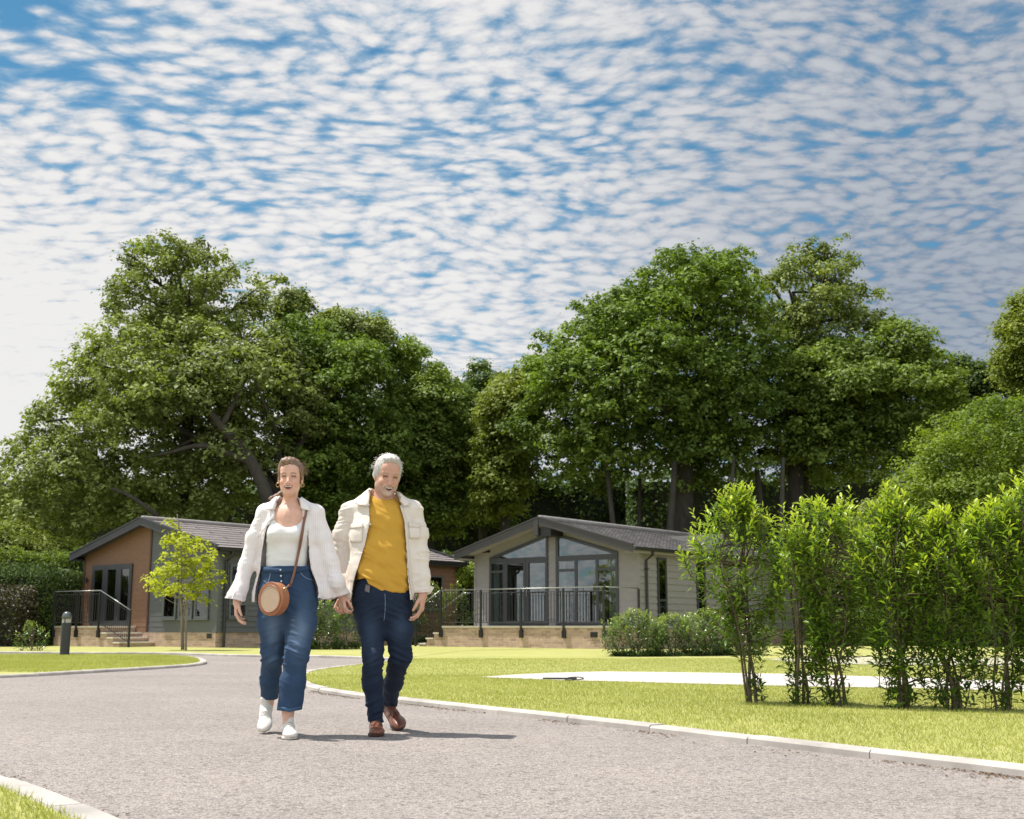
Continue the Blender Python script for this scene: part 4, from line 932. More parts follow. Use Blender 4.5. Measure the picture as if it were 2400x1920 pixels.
def laurel(name, base, prof, height, nsh, label, group, seed, mat=ML_LAUREL, leaf=.098, skirt=60, lean=0.0, stems=4, cat='shrub', per=15, bare=.28, spread=1.0):
    """prof: list of (z fraction, left half width, right half width)"""
    rng = np.random.default_rng(seed); T = empty(name, (base[0], base[1], .03), 0, label, cat, group)
    zs, l, r = zip(*prof); mb = MB(); tips = []
    # main stems
    st = []
    for k in range(stems):
        z1 = height * rng.uniform(.55, .85); x1 = rng.uniform(-np.interp(z1 / height, zs, l), np.interp(z1 / height, zs, r)) * .6 + lean * z1; y1 = rng.uniform(-.25, .25)
        b0 = (rng.uniform(-.05, .05), rng.uniform(-.04, .04), -.05)
        pts = [b0, (x1 * .12 + b0[0], y1 * .1, height * .12), (x1 * .45, y1 * .5, z1 * .5), (x1, y1, z1)]
        pts = smooth3(pts, 4); r0 = rng.uniform(.009, .016) * (1.7 if k == 0 else 1); mb.tube([tuple(p) for p in pts], list(np.linspace(r0, .006, len(pts))), 6); st.append(pts)
    BB = []; DD = []; TT = []; LL = []
    for k in range(nsh + skirt):
        low = k >= nsh
        f = (rng.uniform(.05, bare + .05) if low else bare + (1 - bare) * rng.random() ** .85)
        z = f * height; hl, hr = np.interp(f, zs, l), np.interp(f, zs, r)
        u = rng.uniform(-1, 1); u = np.sign(u) * abs(u) ** .7; x = (u * (hr if u > 0 else hl)) + lean * z; dep = .75 * (hl + hr) / 2
        y = rng.uniform(-1, 1) * dep * math.sqrt(max(.05, 1 - u * u))
        if rng.random() < .16 and not low: x *= rng.uniform(1.05, 1.35); z *= rng.uniform(1.0, 1.07)
        tip = np.array([x, y, z]); ln = rng.uniform(.14, .34) * (.8 if low else 1)
        dirv = np.array([x * .9, y * .9, .55 + .5 * f]) + rng.normal(0, .22, 3); dirv /= np.linalg.norm(dirv)
        root = tip - dirv * ln
        s = st[rng.integers(len(st))]; q = min(s, key=lambda p: np.linalg.norm(p - root) + (p[2] > root[2]) * .5)
        if rng.random() < .3: mb.tube([tuple(q), tuple((q + root) / 2 + rng.normal(0, .015, 3)), tuple(root), tuple(tip)], [.006, .005, .004, .002], 4, False)
        nl = int(per * rng.uniform(.7, 1.2)); t = np.linspace(.0, 1, nl)
        P = root + (tip - root) * t[:, None]
        a = np.arange(nl) * 2.4 + rng.uniform(0, 6.28); o1 = np.cross(dirv, [0, 0, 1.]); o1 /= np.linalg.norm(o1) + 1e-9; o2 = np.cross(dirv, o1)
        out = np.cos(a)[:, None] * o1 + np.sin(a)[:, None] * o2
        D = out * (1.0 - .45 * t[:, None]) + dirv * (.25 + .75 * t[:, None]) + rng.normal(0, .12, (nl, 3))
        edge = max(abs(u), 0); young = np.clip((f - .42) * 2.4 + rng.normal(0, .28) + .1 * edge, -.3, 1.3)
        tint = np.clip(.45 + rng.normal(0, .22, nl) + young * t * 1.15, 0, 2)
        if low: tint *= .8
        BB.append(P); DD.append(D); TT.append(tint); LL.append(leaf * rng.uniform(.7, 1.2, nl) * (1 - .25 * t))
    B = np.concatenate(BB); D = np.concatenate(DD); L = np.concatenate(LL); tt = np.concatenate(TT)
    V, F, t = long_leaves(B, D, L, L * rng.uniform(.20, .29, len(L)), tt, rng)
    V[:, 2] = np.maximum(V[:, 2], .0)
    link('leaves', npmesh('leaves', V, F, t), mat, T); mb.build('stems', M_STEM, T, smooth=True)
    return T
SG = 'row of tall laurel shrubs on the lawn'
def G(px, py): return atZ(px, py, .036)[:2]
laurel('laurel_shrub', G(1768, 1648), [(0, .04, .04), (.2, .10, .12), (.34, .13, .16), (.45, .22, .30), (.6, .42, .36), (.75, .62, .34), (.85, .36, .26), (.93, .18, .12), (1, .03, .03)], 1.80, 235, 'laurel shrub with a bare leaning stem, leftmost of the tall row', SG, 71, lean=-.04, skirt=16, bare=.36)
laurel('laurel_shrub', G(1882, 1653), [(0, .04, .04), (.2, .12, .12), (.4, .15, .17), (.6, .17, .18), (.8, .14, .2), (.93, .1, .12), (1, .04, .04)], 1.40, 70, 'slim shorter laurel shrub, second of the tall row from the left', SG, 72, skirt=22, bare=.28, lean=.02)
laurel('laurel_shrub', G(1965, 1656), [(0, .04, .04), (.2, .18, .18), (.35, .20, .24), (.5, .23, .31), (.65, .31, .37), (.82, .42, .31), (.93, .34, .24), (1, .15, .12)], 1.66, 245, 'dense dark laurel shrub with a flat bright top, third of the tall row', SG, 73, skirt=26, bare=.30)
laurel('laurel_shrub', G(2120, 1662), [(0, .04, .04), (.18, .18, .18), (.35, .22, .22), (.5, .27, .27), (.65, .34, .32), (.82, .32, .28), (.92, .14, .16), (1, .05, .05)], 1.63, 240, 'laurel shrub with a pointed bright top, fourth of the tall row', SG, 74, skirt=34, bare=.28)
laurel('laurel_shrub', G(2235, 1665), [(0, .04, .04), (.18, .20, .16), (.35, .20, .20), (.5, .25, .23), (.65, .30, .28), (.82, .28, .26), (.92, .15, .10), (1, .04, .04)], 1.54, 210, 'laurel shrub with several small stems at its foot, fifth of the tall row', SG, 75, skirt=34, bare=.30)
laurel('laurel_shrub', G(2350, 1666), [(0, .04, .04), (.18, .18, .16), (.35, .20, .22), (.5, .25, .27), (.65, .30, .32), (.82, .30, .36), (.92, .2, .28), (1, .08, .12)], 1.60, 225, 'laurel shrub beside the right edge of the picture, sixth of the tall row', SG, 76, skirt=30, bare=.28)
laurel('laurel_shrub', G(2470, 1668), [(0, .04, .04), (.18, .18, .18), (.4, .26, .26), (.6, .32, .30), (.8, .32, .28), (.92, .2, .2), (1, .08, .08)], 1.80, 200, 'laurel shrub mostly cut off by the right edge, last of the tall row', SG, 77, skirt=25, bare=.28)
# soil ring and twigs under the row
# low laurels in front of the right lodge
for i, (px, py, h, w, sd, lb) in enumerate([(1490, 1537, 1.45, .70, 81, 'silvery-leaved laurel bush at the corner of the brick terrace'), (1575, 1536, 1.35, .80, 82, 'green laurel bush in front of the clad side wall, second from the terrace'),
                                            (1655, 1535, 1.5, .75, 83, 'laurel bush with a tall tip in front of the side wall'), (1730, 1534, 1.35, .72, 84, 'yellow-green laurel bush at the right end of the low group')]):
    laurel('laurel_bush', atZ(px, py, .05)[:2], [(0, w * .6, w * .6), (.3, w, w), (.6, w, w), (.85, w * .6, w * .5), (1, w * .12, w * .12)], h * .66, 240, lb, 'low laurels beside the glazed gable lodge', sd, ML_LAURELF, .12, 160, stems=5, per=12, bare=.02)
# laurels behind the couple and under the terrace rail
for i, (px, Y, h, w, sd, lb) in enumerate([(760, 33.0, 1.35, .55, 91, 'bright laurel bush seen between the woman and the man'), (812, 33.4, 1.25, .5, 92, 'dark laurel bush just left of the man’s legs'.replace('’', "'")), (712, 33.2, 1.3, .55, 93, 'laurel bush partly hidden by the woman'),
                                            (950, 40.5, 2.0, .6, 94, 'laurel bush behind the steps, left of the terrace'), (1010, 41.5, 2.1, .6, 95, 'laurel bush behind the iron rail beside the man'), (1065, 42.0, 2.1, .6, 96, 'laurel bush against the left corner of the glazed gable lodge')]):
    x = atY(px, 1500, Y)[0]
    laurel('laurel_bush', (x, Y), [(0, w * .7, w * .7), (.3, w, w), (.6, w, w), (.85, w * .6, w * .6), (1, w * .2, w * .2)], h, 130, lb, 'laurels in the gap between the lodges', sd, ML_LAURELF, .14, 70, stems=4, per=10, bare=.1)
# young yellow-green tree with a stake
def sapling():
    b = atZ(428, 1523, .055); rng = np.random.default_rng(6); Y = b[1]
    T = empty('young_tree', (b[0], b[1], .05), 0, 'young yellow-green tree tied to a stake in front of the left lodge', 'tree')
    mb = MB(); w = lambda px, py, dy=0: np.array(atY(px, py, Y + dy)) - [b[0], b[1], .05]
    trunk = smooth3([w(428, 1523), w(426, 1440), w(424, 1370), w(426, 1310), w(420, 1240), w(415, 1205)], 4)
    mb.tube([tuple(p) for p in trunk], list(np.linspace(.045, .008, len(trunk))), 7)
    C = []; R = []
    spots = [(415, 1212, .22, .2), (405, 1225, .2, -.1), (432, 1235, .25, .1), (420, 1262, .36, -.2), (445, 1268, .3, .2), (400, 1272, .22, .1), (425, 1295, .34, .3), (460, 1290, .25, -.2), (475, 1278, .16, .2), (405, 1312, .3, -.2),
             (440, 1325, .36, .3), (465, 1320, .3, .1), (485, 1315, .22, -.2), (500, 1300, .15, .1), (392, 1335, .3, .2), (420, 1345, .34, -.3), (455, 1352, .32, .2), (485, 1345, .28, -.1), (378, 1340, .2, .1), (365, 1355, .22, .2),
             (358, 1372, .2, -.2), (385, 1372, .28, .3), (412, 1378, .3, -.3), (445, 1385, .3, .3), (472, 1378, .24, -.2), (372, 1392, .22, .1), (392, 1392, .2, -.2), (460, 1398, .22, .2), (480, 1408, .14, .1), (500, 1372, .16, -.1), (518, 1362, .14, .1), (510, 1345, .1, .1), (445, 1400, .2, -.3)]
    for px, py, r, dy in spots:
        c = w(px, py, dy * 1.6); C.append(c); R.append(r)
        s = min(trunk, key=lambda p: abs(p[2] - (c[2] - abs(c[0]) * .5)))
        mb.tube([tuple(s), tuple((s + c) / 2 - [0, 0, .03]), tuple(c)], [.014, .009, .003], 5, False)
    V, F, t = crown_mesh(np.array(C), np.array(R), 75, .10, rng, up=.7, squash=.8, asp=.8, thin=.1, k=12, sub=.13)
    link('crown', npmesh('crown', V, F, t), ML_YELLOW, T); mb.build('trunk', M_BARKL, T, smooth=True)
    S = MB(); S.tube([(.10, -.06, -.1), (.05, -.05, 1.35)], .032, 8); tag(S.build('tree_stake', M_BARKL), 'wooden stake leaning against the young yellow-green tree', 'stake').location = T.location
    tie = MB(); tie.tube([(-.06, -.07, 1.30), (.10, -.09, 1.30)], .02, 6); tie.build('tree_tie', M_IRON, T)
sapling()
# small weeds and a clump by the left hedge foot
laurel('weed_clump', atZ(70, 1524, .05)[:2], [(0, .3, .3), (.5, .5, .6), (1, .1, .1)], .75, 40, 'small clump of pale weeds at the foot of the dark hedge', None, 97, ML_LAURELF, .12, 20, stems=3, cat='plant', per=8)

# ------------------------------------------------------------------ bollard, drain cover
def bollard():
    b = atZ(151, 1537, .03); T = empty('bollard_light', (b[0], b[1], .03), 0, 'dark grey bollard light with a domed top on the left lawn', 'bollard')
    s = (1537 - 1437) / FPX * b[1] * 1.0; r = .10
    P = MB(); P.tube([(0, 0, -.02), (0, 0, s * .745)], [r, r], 24); P.build('post', pmat('bollard_grey', (0.022, 0.024, 0.028), .45, .06, 4), T, smooth=False)
    L = MB(); L.tube([(0, 0, s * .745), (0, 0, s * .83)], [r * .93] * 2, 24); L.build('lens', pmat('frosted_lens', (0.36, 0.34, 0.32), .3, .05, 4), T)
    D = MB(); pts = [(0, 0, s * .83), (0, 0, s * .835), (0, 0, s * .90), (0, 0, s * .96), (0, 0, s * .99), (0, 0, s)]; D.tube(pts, [r * .9, r * 1.02, r * 1.0, r * .8, r * .5, .005], 24)
    D.build('cap', pmat('cap_grey', (0.10, 0.105, 0.11), .35, .08, 4, metal=.3), T, smooth=True)
    W = MB(); 
    for k in range(3):
        a = k * 2.094 + .5; W.tube([(math.cos(a) * r, math.sin(a) * r, s * .745), (math.cos(a) * r, math.sin(a) * r, s * .835)], .009, 5)
    W.build('lens_guard', M_IRON, T)
bollard()
def cable():
    a = atZ(1312, 1591, .046); o = MB(); o.box(-.20, .20, -.06, .06, 0, .016); t = o.build('cable_cover', M_IRON, None, bevel=.006)
    t.location = (a[0], a[1], .042); t.rotation_euler = (0, 0, -.1); tag(t, 'flat dark strip lying on the pale paving of the right lawn', 'cable cover')
    c = MB(); p = [atZ(x, y, .05) for x, y in [(1322, 1592), (1335, 1588), (1355, 1587), (1367, 1589), (1362, 1592), (1340, 1594), (1325, 1594)]]
    c.tube([tuple(q) for q in smooth3(p, 5)], .006, 5); tag(c.build('cable_loop', M_IRON), 'thin dark loop of cable on the pale paving', 'cable')
cable()
# ------------------------------------------------------------------ implicit modelling of the two people
def smin(a, b, k):
    if k <= 0: return np.minimum(a, b)
    h = np.clip(k - np.abs(a - b), 0, None) / k
    return np.minimum(a, b) - h * h * k * .25
def smax(a, b, k): return -smin(-a, -b, k)
def s_cone(P, a, b, ra, rb, flat=1.0):
    """tapered capsule; flat < 1 makes it shallower front to back"""
    a, b = np.array(a, float), np.array(b, float); Q = P
    if flat != 1.0:
        t_ = None; ab = b - a; t = np.clip(((P - a) @ ab) / (ab @ ab + 1e-12), 0, 1); C = a + t[..., None] * ab; D = P - C
        D = D * np.array([1, 1 / flat, 1]); return (np.linalg.norm(D, axis=-1) - (ra + (rb - ra) * t)) * (.5 + .5 * flat)
    ab = b - a; t = np.clip(((P - a) @ ab) / (ab @ ab + 1e-12), 0, 1)
    return np.linalg.norm(P - (a + t[..., None] * ab), axis=-1) - (ra + (rb - ra) * t)
def s_ell(P, c, r):
    r = np.array(r, float); q = (P - np.array(c)) / r; k0 = np.linalg.norm(q, axis=-1); k1 = np.linalg.norm(q / r, axis=-1) + 1e-9
    return k0 * (k0 - 1) / k1
class Field:
    def __init__(s, lo, hi, h):
        s.lo = np.array(lo, float); s.h = h; s.n = np.ceil((np.array(hi) - s.lo) / h).astype(int) + 1
        s.f = np.full(s.n, .08, np.float32); s.ax = [s.lo[i] + h * np.arange(s.n[i]) for i in range(3)]
    def win(s, lo, hi):
        a = np.maximum(0, np.floor((np.array(lo) - s.lo) / s.h).astype(int)); b = np.minimum(s.n, np.ceil((np.array(hi) - s.lo) / s.h).astype(int) + 1)
        b = np.maximum(a, b); return tuple(slice(a[i], b[i]) for i in range(3))
    def pts(s, w): return np.stack(np.meshgrid(s.ax[0][w[0]], s.ax[1][w[1]], s.ax[2][w[2]], indexing='ij'), -1)
    def add(s, fn, lo, hi, k=0.0):
        w = s.win(np.array(lo) - .05, np.array(hi) + .05); P = s.pts(w)
        if P.size: s.f[w] = smin(s.f[w], fn(P), k)
    def cut(s, fn, lo, hi, k=0.0):
        w = s.win(lo, hi); P = s.pts(w)
        if P.size: s.f[w] = smax(s.f[w], -fn(P), k)
    def cone(s, a, b, ra, rb, flat=1.0, k=.02):
        lo = np.minimum(np.array(a) - ra, np.array(b) - rb); hi = np.maximum(np.array(a) + ra, np.array(b) + rb)
        s.add(lambda P: s_cone(P, a, b, ra, rb, flat), lo, hi, k)
    def ell(s, c, r, k=.02): s.add(lambda P: s_ell(P, c, r), np.array(c) - r, np.array(c) + r, k)
    def chain(s, pts, k=.02):
        """pts: (point, radius, flat)"""
        for (a, ra, fa), (b, rb, fb) in zip(pts[:-1], pts[1:]): s.cone(a, b, ra, rb, (fa + fb) / 2, k)
    def mesh(s, disp=None):
        f = s.f; g = f < 0; act = np.zeros(tuple(np.array(f.shape) - 1), bool); c = 0
        c = sum(g[i:f.shape[0] - 1 + i, j:f.shape[1] - 1 + j, k:f.shape[2] - 1 + k].astype(np.int8) for i in (0, 1) for j in (0, 1) for k in (0, 1))
        act = (c > 0) & (c < 8); I = np.argwhere(act); idx = np.full(act.shape, -1, np.int32); idx[tuple(I.T)] = np.arange(len(I))
        cor = [(i, j, k) for i in (0, 1) for j in (0, 1) for k in (0, 1)]
        val = {q: f[I[:, 0] + q[0], I[:, 1] + q[1], I[:, 2] + q[2]] for q in cor}
        acc = np.zeros((len(I), 3)); cnt = np.zeros(len(I))
        for q in cor:
            for ax in range(3):
                if q[ax]: continue
                q2 = list(q); q2[ax] = 1; q2 = tuple(q2); a, b = val[q], val[q2]; m = (a < 0) != (b < 0)
                t = np.where(m, a / np.where(m, a - b, 1), 0); p = np.tile(np.array(q, float), (len(I), 1)); p[:, ax] = t
                acc += p * m[:, None]; cnt += m
        V = s.lo + s.h * (I + acc / cnt[:, None]); F = []
        for ax in range(3):
            sl = [slice(None)] * 3; s0 = list(sl); s1 = list(sl); s0[ax] = slice(0, -1); s1[ax] = slice(1, None)
            ga, gb = g[tuple(s0)], g[tuple(s1)]; E = np.argwhere(ga != gb)
            o1, o2 = [(1, 2), (2, 0), (0, 1)][ax]
            ok = (E[:, o1] > 0) & (E[:, o2] > 0) & (E[:, o1] < g.shape[o1] - 1) & (E[:, o2] < g.shape[o2] - 1); E = E[ok]
            inn = ga[tuple(E.T)]
            def cell(d1, d2): q = E.copy(); q[:, o1] -= d1; q[:, o2] -= d2; return idx[tuple(q.T)]
            a, b, c_, d = cell(1, 1), cell(0, 1), cell(0, 0), cell(1, 0)
            Q = np.stack([a, b, c_, d], 1); Q[~inn] = Q[~inn][:, ::-1]; F.append(Q)
        F = np.concatenate(F); F = F[(F >= 0).all(1)]
        return V, F
def vnormals(V, F):
    n = np.cross(V[F[:, 2]] - V[F[:, 0]], V[F[:, 3]] - V[F[:, 1]]); N = np.zeros_like(V)
    for i in range(4): np.add.at(N, F[:, i], n)
    return N / (np.linalg.norm(N, axis=1)[:, None] + 1e-12)
def relax(V, F, it=2, lam=.5):
    for _ in range(it):
        S = np.zeros_like(V); C = np.zeros(len(V))
        for i in range(4):
            a, b = F[:, i], F[:, (i + 1) % 4]; np.add.at(S, a, V[b]); np.add.at(S, b, V[a]); np.add.at(C, a, 1); np.add.at(C, b, 1)
        V = V + lam * (S / np.maximum(C, 1)[:, None] - V)
    return V
from mathutils.bvhtree import BVHTree
def cloth_mat(name, col, rough=.85, weave=None, stripes=None, var=.06, bump=.25, wear=None, sheen=.0):
    m, N, b = new_mat(name); v = oc(N); nz = N.noise(v, 9, 4, .6).outputs['Fac']; fine = N.noise(v, 260, 2, .7).outputs['Fac']
    base = N.ramp(nz, [(0.3, tuple(c * (1 - var) for c in col)), (0.7, tuple(min(1, c * (1 + var)) for c in col))])
    if stripes:
        sp = N.add('ShaderNodeSeparateXYZ', ins={0: v}); wob = N.noise(v, 6, 2, .5).outputs['Fac']
        x = N.math('ADD', N.math('ADD', sp.outputs[0], N.math('MULTIPLY', sp.outputs[1], .6)), N.math('MULTIPLY', wob, .035))
        s = N.math('SINE', N.math('MULTIPLY', x, 2 * math.pi / stripes[1])); base = N.mix(N.smooth(s, .1, .8, 0, .85), base, stripes[0])
    if wear:
        at = N.add('ShaderNodeAttribute', attribute_name='wear').outputs['Fac']; base = N.mix(at, base, wear)
    base = N.mix(N.math('MULTIPLY', fine, .18), base, tuple(c * .6 for c in col))
    N.l.new(base, b.inputs['Base Color']); b.inputs['Roughness'].default_value = rough; b.inputs['Specular IOR Level'].default_value = .25
    b.inputs['Sheen Weight'].default_value = sheen
    bp = N.add('ShaderNodeBump', ins={'Strength': bump, 'Distance': .003, 'Height': N.math('ADD', nz, N.math('MULTIPLY', fine, .4))}); N.l.new(bp.outputs[0], b.inputs['Normal'])
    return m
def skin_mat(name):
    m, N, b = new_mat(name); at = N.add('ShaderNodeAttribute', attribute_name='skin_colour').outputs['Color']
    nz = N.noise(oc(N), 45, 4, .6).outputs['Fac']; c = N.mix(1.0, at, N.ramp(nz, [(0.3, (.92, .90, .89)), (0.7, (1.06, 1.05, 1.04))]), 'MULTIPLY')
    N.l.new(c, b.inputs['Base Color']); b.inputs['Roughness'].default_value = .5; b.inputs['Specular IOR Level'].default_value = .35
    b.inputs['Subsurface Weight'].default_value = .12; b.inputs['Subsurface Radius'].default_value = (.012, .005, .003); b.inputs['Subsurface Scale'].default_value = .6
    bp = N.add('ShaderNodeBump', ins={'Strength': .12, 'Distance': .001, 'Height': N.noise(oc(N), 300, 2, .6).outputs['Fac']}); N.l.new(bp.outputs[0], b.inputs['Normal'])
    return m
def hair_mat(name, lo, hi, scale=(60, 60, 8)):
    m, N, b = new_mat(name); v = N.add('ShaderNodeMapping', ins={'Vector': oc(N), 'Scale': scale}).outputs[0]; nz = N.noise(v, 3, 4, .6, .5).outputs['Fac']
    N.l.new(N.ramp(nz, [(0.3, lo), (0.7, hi)]), b.inputs['Base Color']); b.inputs['Roughness'].default_value = .45
    bp = N.add('ShaderNodeBump', ins={'Strength': .8, 'Distance': .004, 'Height': nz}); N.l.new(bp.outputs[0], b.inputs['Normal']); return m

class Figure:
    def __init__(s, Yp, foot_px):
        s.Y = Yp; s.o = np.array([atY(foot_px, 1700, Yp)[0], Yp, 0.0]); s.trees = []
    def W(s, px, py, dy=0.0): return atY(px, py, s.Y + dy) - s.o
    def R(s, r, dy=0.0): return r / FPX * (s.Y + dy) / math.cos(PITCH) ** 0
    def c(s, px, py, r, dy=0.0, flat=1.0): return (s.W(px, py, dy), s.R(r, dy), flat)
    def finish(s, name, V, F, mat, parent, disp=None, rel=2, collide=True, wear=None):
        V = relax(V, F, rel); N_ = vnormals(V, F)
        if disp is not None: V = V + N_ * disp(V, N_)[:, None]
        me = npmesh(name, V, F)
        if wear is not None:
            a = me.attributes.new('wear', 'FLOAT', 'POINT'); a.data.foreach_set('value', wear(V, N_).astype(np.float32))
        o = link(name, me, mat, parent, smooth=True)
        if collide: s.trees.append(BVHTree.FromPolygons([tuple(v) for v in V], [tuple(map(int, q)) for q in F]))
        return o
    def hit(s, px, py, off=.004, only=None):
        r = Vector(ray(px, py)).normalized(); o = Vector((0, 0, EYE)) - Vector(s.o); best = None
        for t in (s.trees if only is None else [s.trees[i] for i in only]):
            h = t.ray_cast(o, r)
            if h[0] is not None and (best is None or h[3] < best[3]): best = h
        if best is None: return None
        n = best[1] if best[1].dot(r) < 0 else -best[1]
        return best[0] + n * off * .5 - r * off * .5
    def patch(s, name, A, B, mat, parent, n=8, m=6, off=.004, thick=.003, only=None, lift=None):
        """cloth patch lying on the clothes between polylines A and B (image points)"""
        A, B = np.array(A, float), np.array(B, float)
        def samp(L, t):
            d = np.concatenate([[0], np.cumsum(np.linalg.norm(np.diff(L, axis=0), axis=1))]); d /= d[-1]
            return np.array([np.interp(t, d, L[:, 0]), np.interp(t, d, L[:, 1])])
        G_ = np.empty((n + 1, m + 1), object)
        for i in range(n + 1):
            a, b = samp(A, i / n), samp(B, i / n)
            for j in range(m + 1):
                q = a + (b - a) * j / m; h = s.hit(q[0], q[1], off + (lift(i / n, j / m) if lift else 0), only); G_[i, j] = h
        good = [G_[i, j] for i in range(n + 1) for j in range(m + 1) if G_[i, j] is not None]
        if not good: return None
        md = float(np.median([g[1] for g in good]))
        for i in range(n + 1):
            for j in range(m + 1):
                if G_[i, j] is None or abs(G_[i, j][1] - md) > .12:
                    q = samp(A, i / n) + (samp(B, i / n) - samp(A, i / n)) * j / m
                    nb = min(good, key=lambda g: (Vector(s.W(q[0], q[1], g[1])) - g).length if abs(g[1] - md) < .12 else 9); G_[i, j] = Vector(s.W(q[0], q[1], nb[1]))
        V = [tuple(G_[i, j]) for i in range(n + 1) for j in range(m + 1)]
        F = [(i * (m + 1) + j, i * (m + 1) + j + 1, (i + 1) * (m + 1) + j + 1, (i + 1) * (m + 1) + j) for i in range(n) for j in range(m)]
        mb = MB(); mb.raw(V, F); o = mb.build(name, mat, parent, smooth=True); sd = o.modifiers.new('t', 'SOLIDIFY'); sd.thickness = thick; sd.offset = 0
        return o
    def strap(s, name, pts, wpx, mat, parent, off=.006, thick=.004):
        P = smooth3([np.array([a, b, 0.]) for a, b in pts], 5); A = []; B = []
        for i, p in enumerate(P):
            d = P[min(i + 1, len(P) - 1)] - P[max(i - 1, 0)]; d /= np.linalg.norm(d) + 1e-9; nn = np.array([-d[1], d[0]]); A.append(p[:2] + nn * wpx / 2); B.append(p[:2] - nn * wpx / 2)
        return s.patch(name, A, B, mat, parent, n=len(P) * 2, m=2, off=off, thick=thick)
def rot(yaw=0, pitch=0, roll=0):
    """yaw>0 turns the face to image right, pitch>0 looks down, roll>0 tips the crown to image right"""
    return np.array((Matrix.Rotation(yaw, 3, 'Z') @ Matrix.Rotation(pitch, 3, 'X') @ Matrix.Rotation(roll, 3, 'Y')))
def head_fn(q, man=False):
    """head about the eye line; x to image right, y away from the camera, z up; metres"""
    e = lambda c, r: s_ell(q, c, r)
    k = s_cone
    f = e((0, .018, .038), (.071, .093, .078))
    f = smin(f, e((0, -.012, -.030), (.057, .072, .080) if not man else (.063, .074, .084)), .03)
    f = smin(f, e((0, -.050, .045), (.052, .036, .045)), .03)                    # forehead
    jw = .041 if man else .034
    f = smin(f, k(q, (-jw, -.005, -.066), (0, -.060, -.096), .020, .018), .03)   # jaw
    f = smin(f, k(q, (jw, -.005, -.066), (0, -.060, -.096), .020, .018), .03)
    f = smin(f, e((0, -.066, -.100), (.022, .020, .016)), .02)                   # chin
    for s in (-1, 1):
        f = smin(f, e((s * .037, -.060, -.034), (.021, .020, .019)), .018)      # cheek lifted by the smile
        f = smax(f, -e((s * .031, -.099, .003), (.019, .017, .0115)), .012)      # socket
        f = smin(f, k(q, (s * .012, -.082, .019), (s * .044, -.070, .021), .0075, .006), .012)   # brow
        f = smin(f, e((s * .030, -.070, .001), (.0155, .0125, .0125)), .006)       # lidded eye
        f = smin(f, k(q, (s * .018, -.0835, -.0085), (s * .040, -.077, -.0065), .0028, .0028), .005)
        f = smin(f, e((s * .073, .012, -.008), (.008, .017, .031)), .006)        # ear
        f = smax(f, -e((s * .080, .004, -.004), (.004, .007, .014)), .004)
        f = smin(f, e((s * .0125, -.094, -.041), (.0085, .0095, .0075)), .006)    # nostril wing
    f = smin(f, k(q, (0, -.080, .012), (0, -.103, -.034), .0075, .0105 if not man else .0125), .010)  # nose
    f = smin(f, e((0, -.080, -.064), (.032, .016, .024)), .015)                  # muzzle
    f = smax(f, -e((0, -.103, -.0655), (.026, .016, .0062)), .004)                # open smile
    f = smax(f, -e((0, -.100, -.0700), (.019, .016, .0075)), .004)
    f = smin(f, e((0, -.0835, -.0665), (.0235, .0085, .0058)), .001)             # upper teeth
    for s in (-1, 1):
        f = smin(f, k(q, (s * .003, -.0955, -.0575), (s * .027, -.0815, -.0590), .0036, .0018), .004)   # upper lip
        f = smin(f, k(q, (0, -.0920, -.0800), (s * .024, -.0815, -.0655), .0044, .0018), .004)   # lower lip
    return f
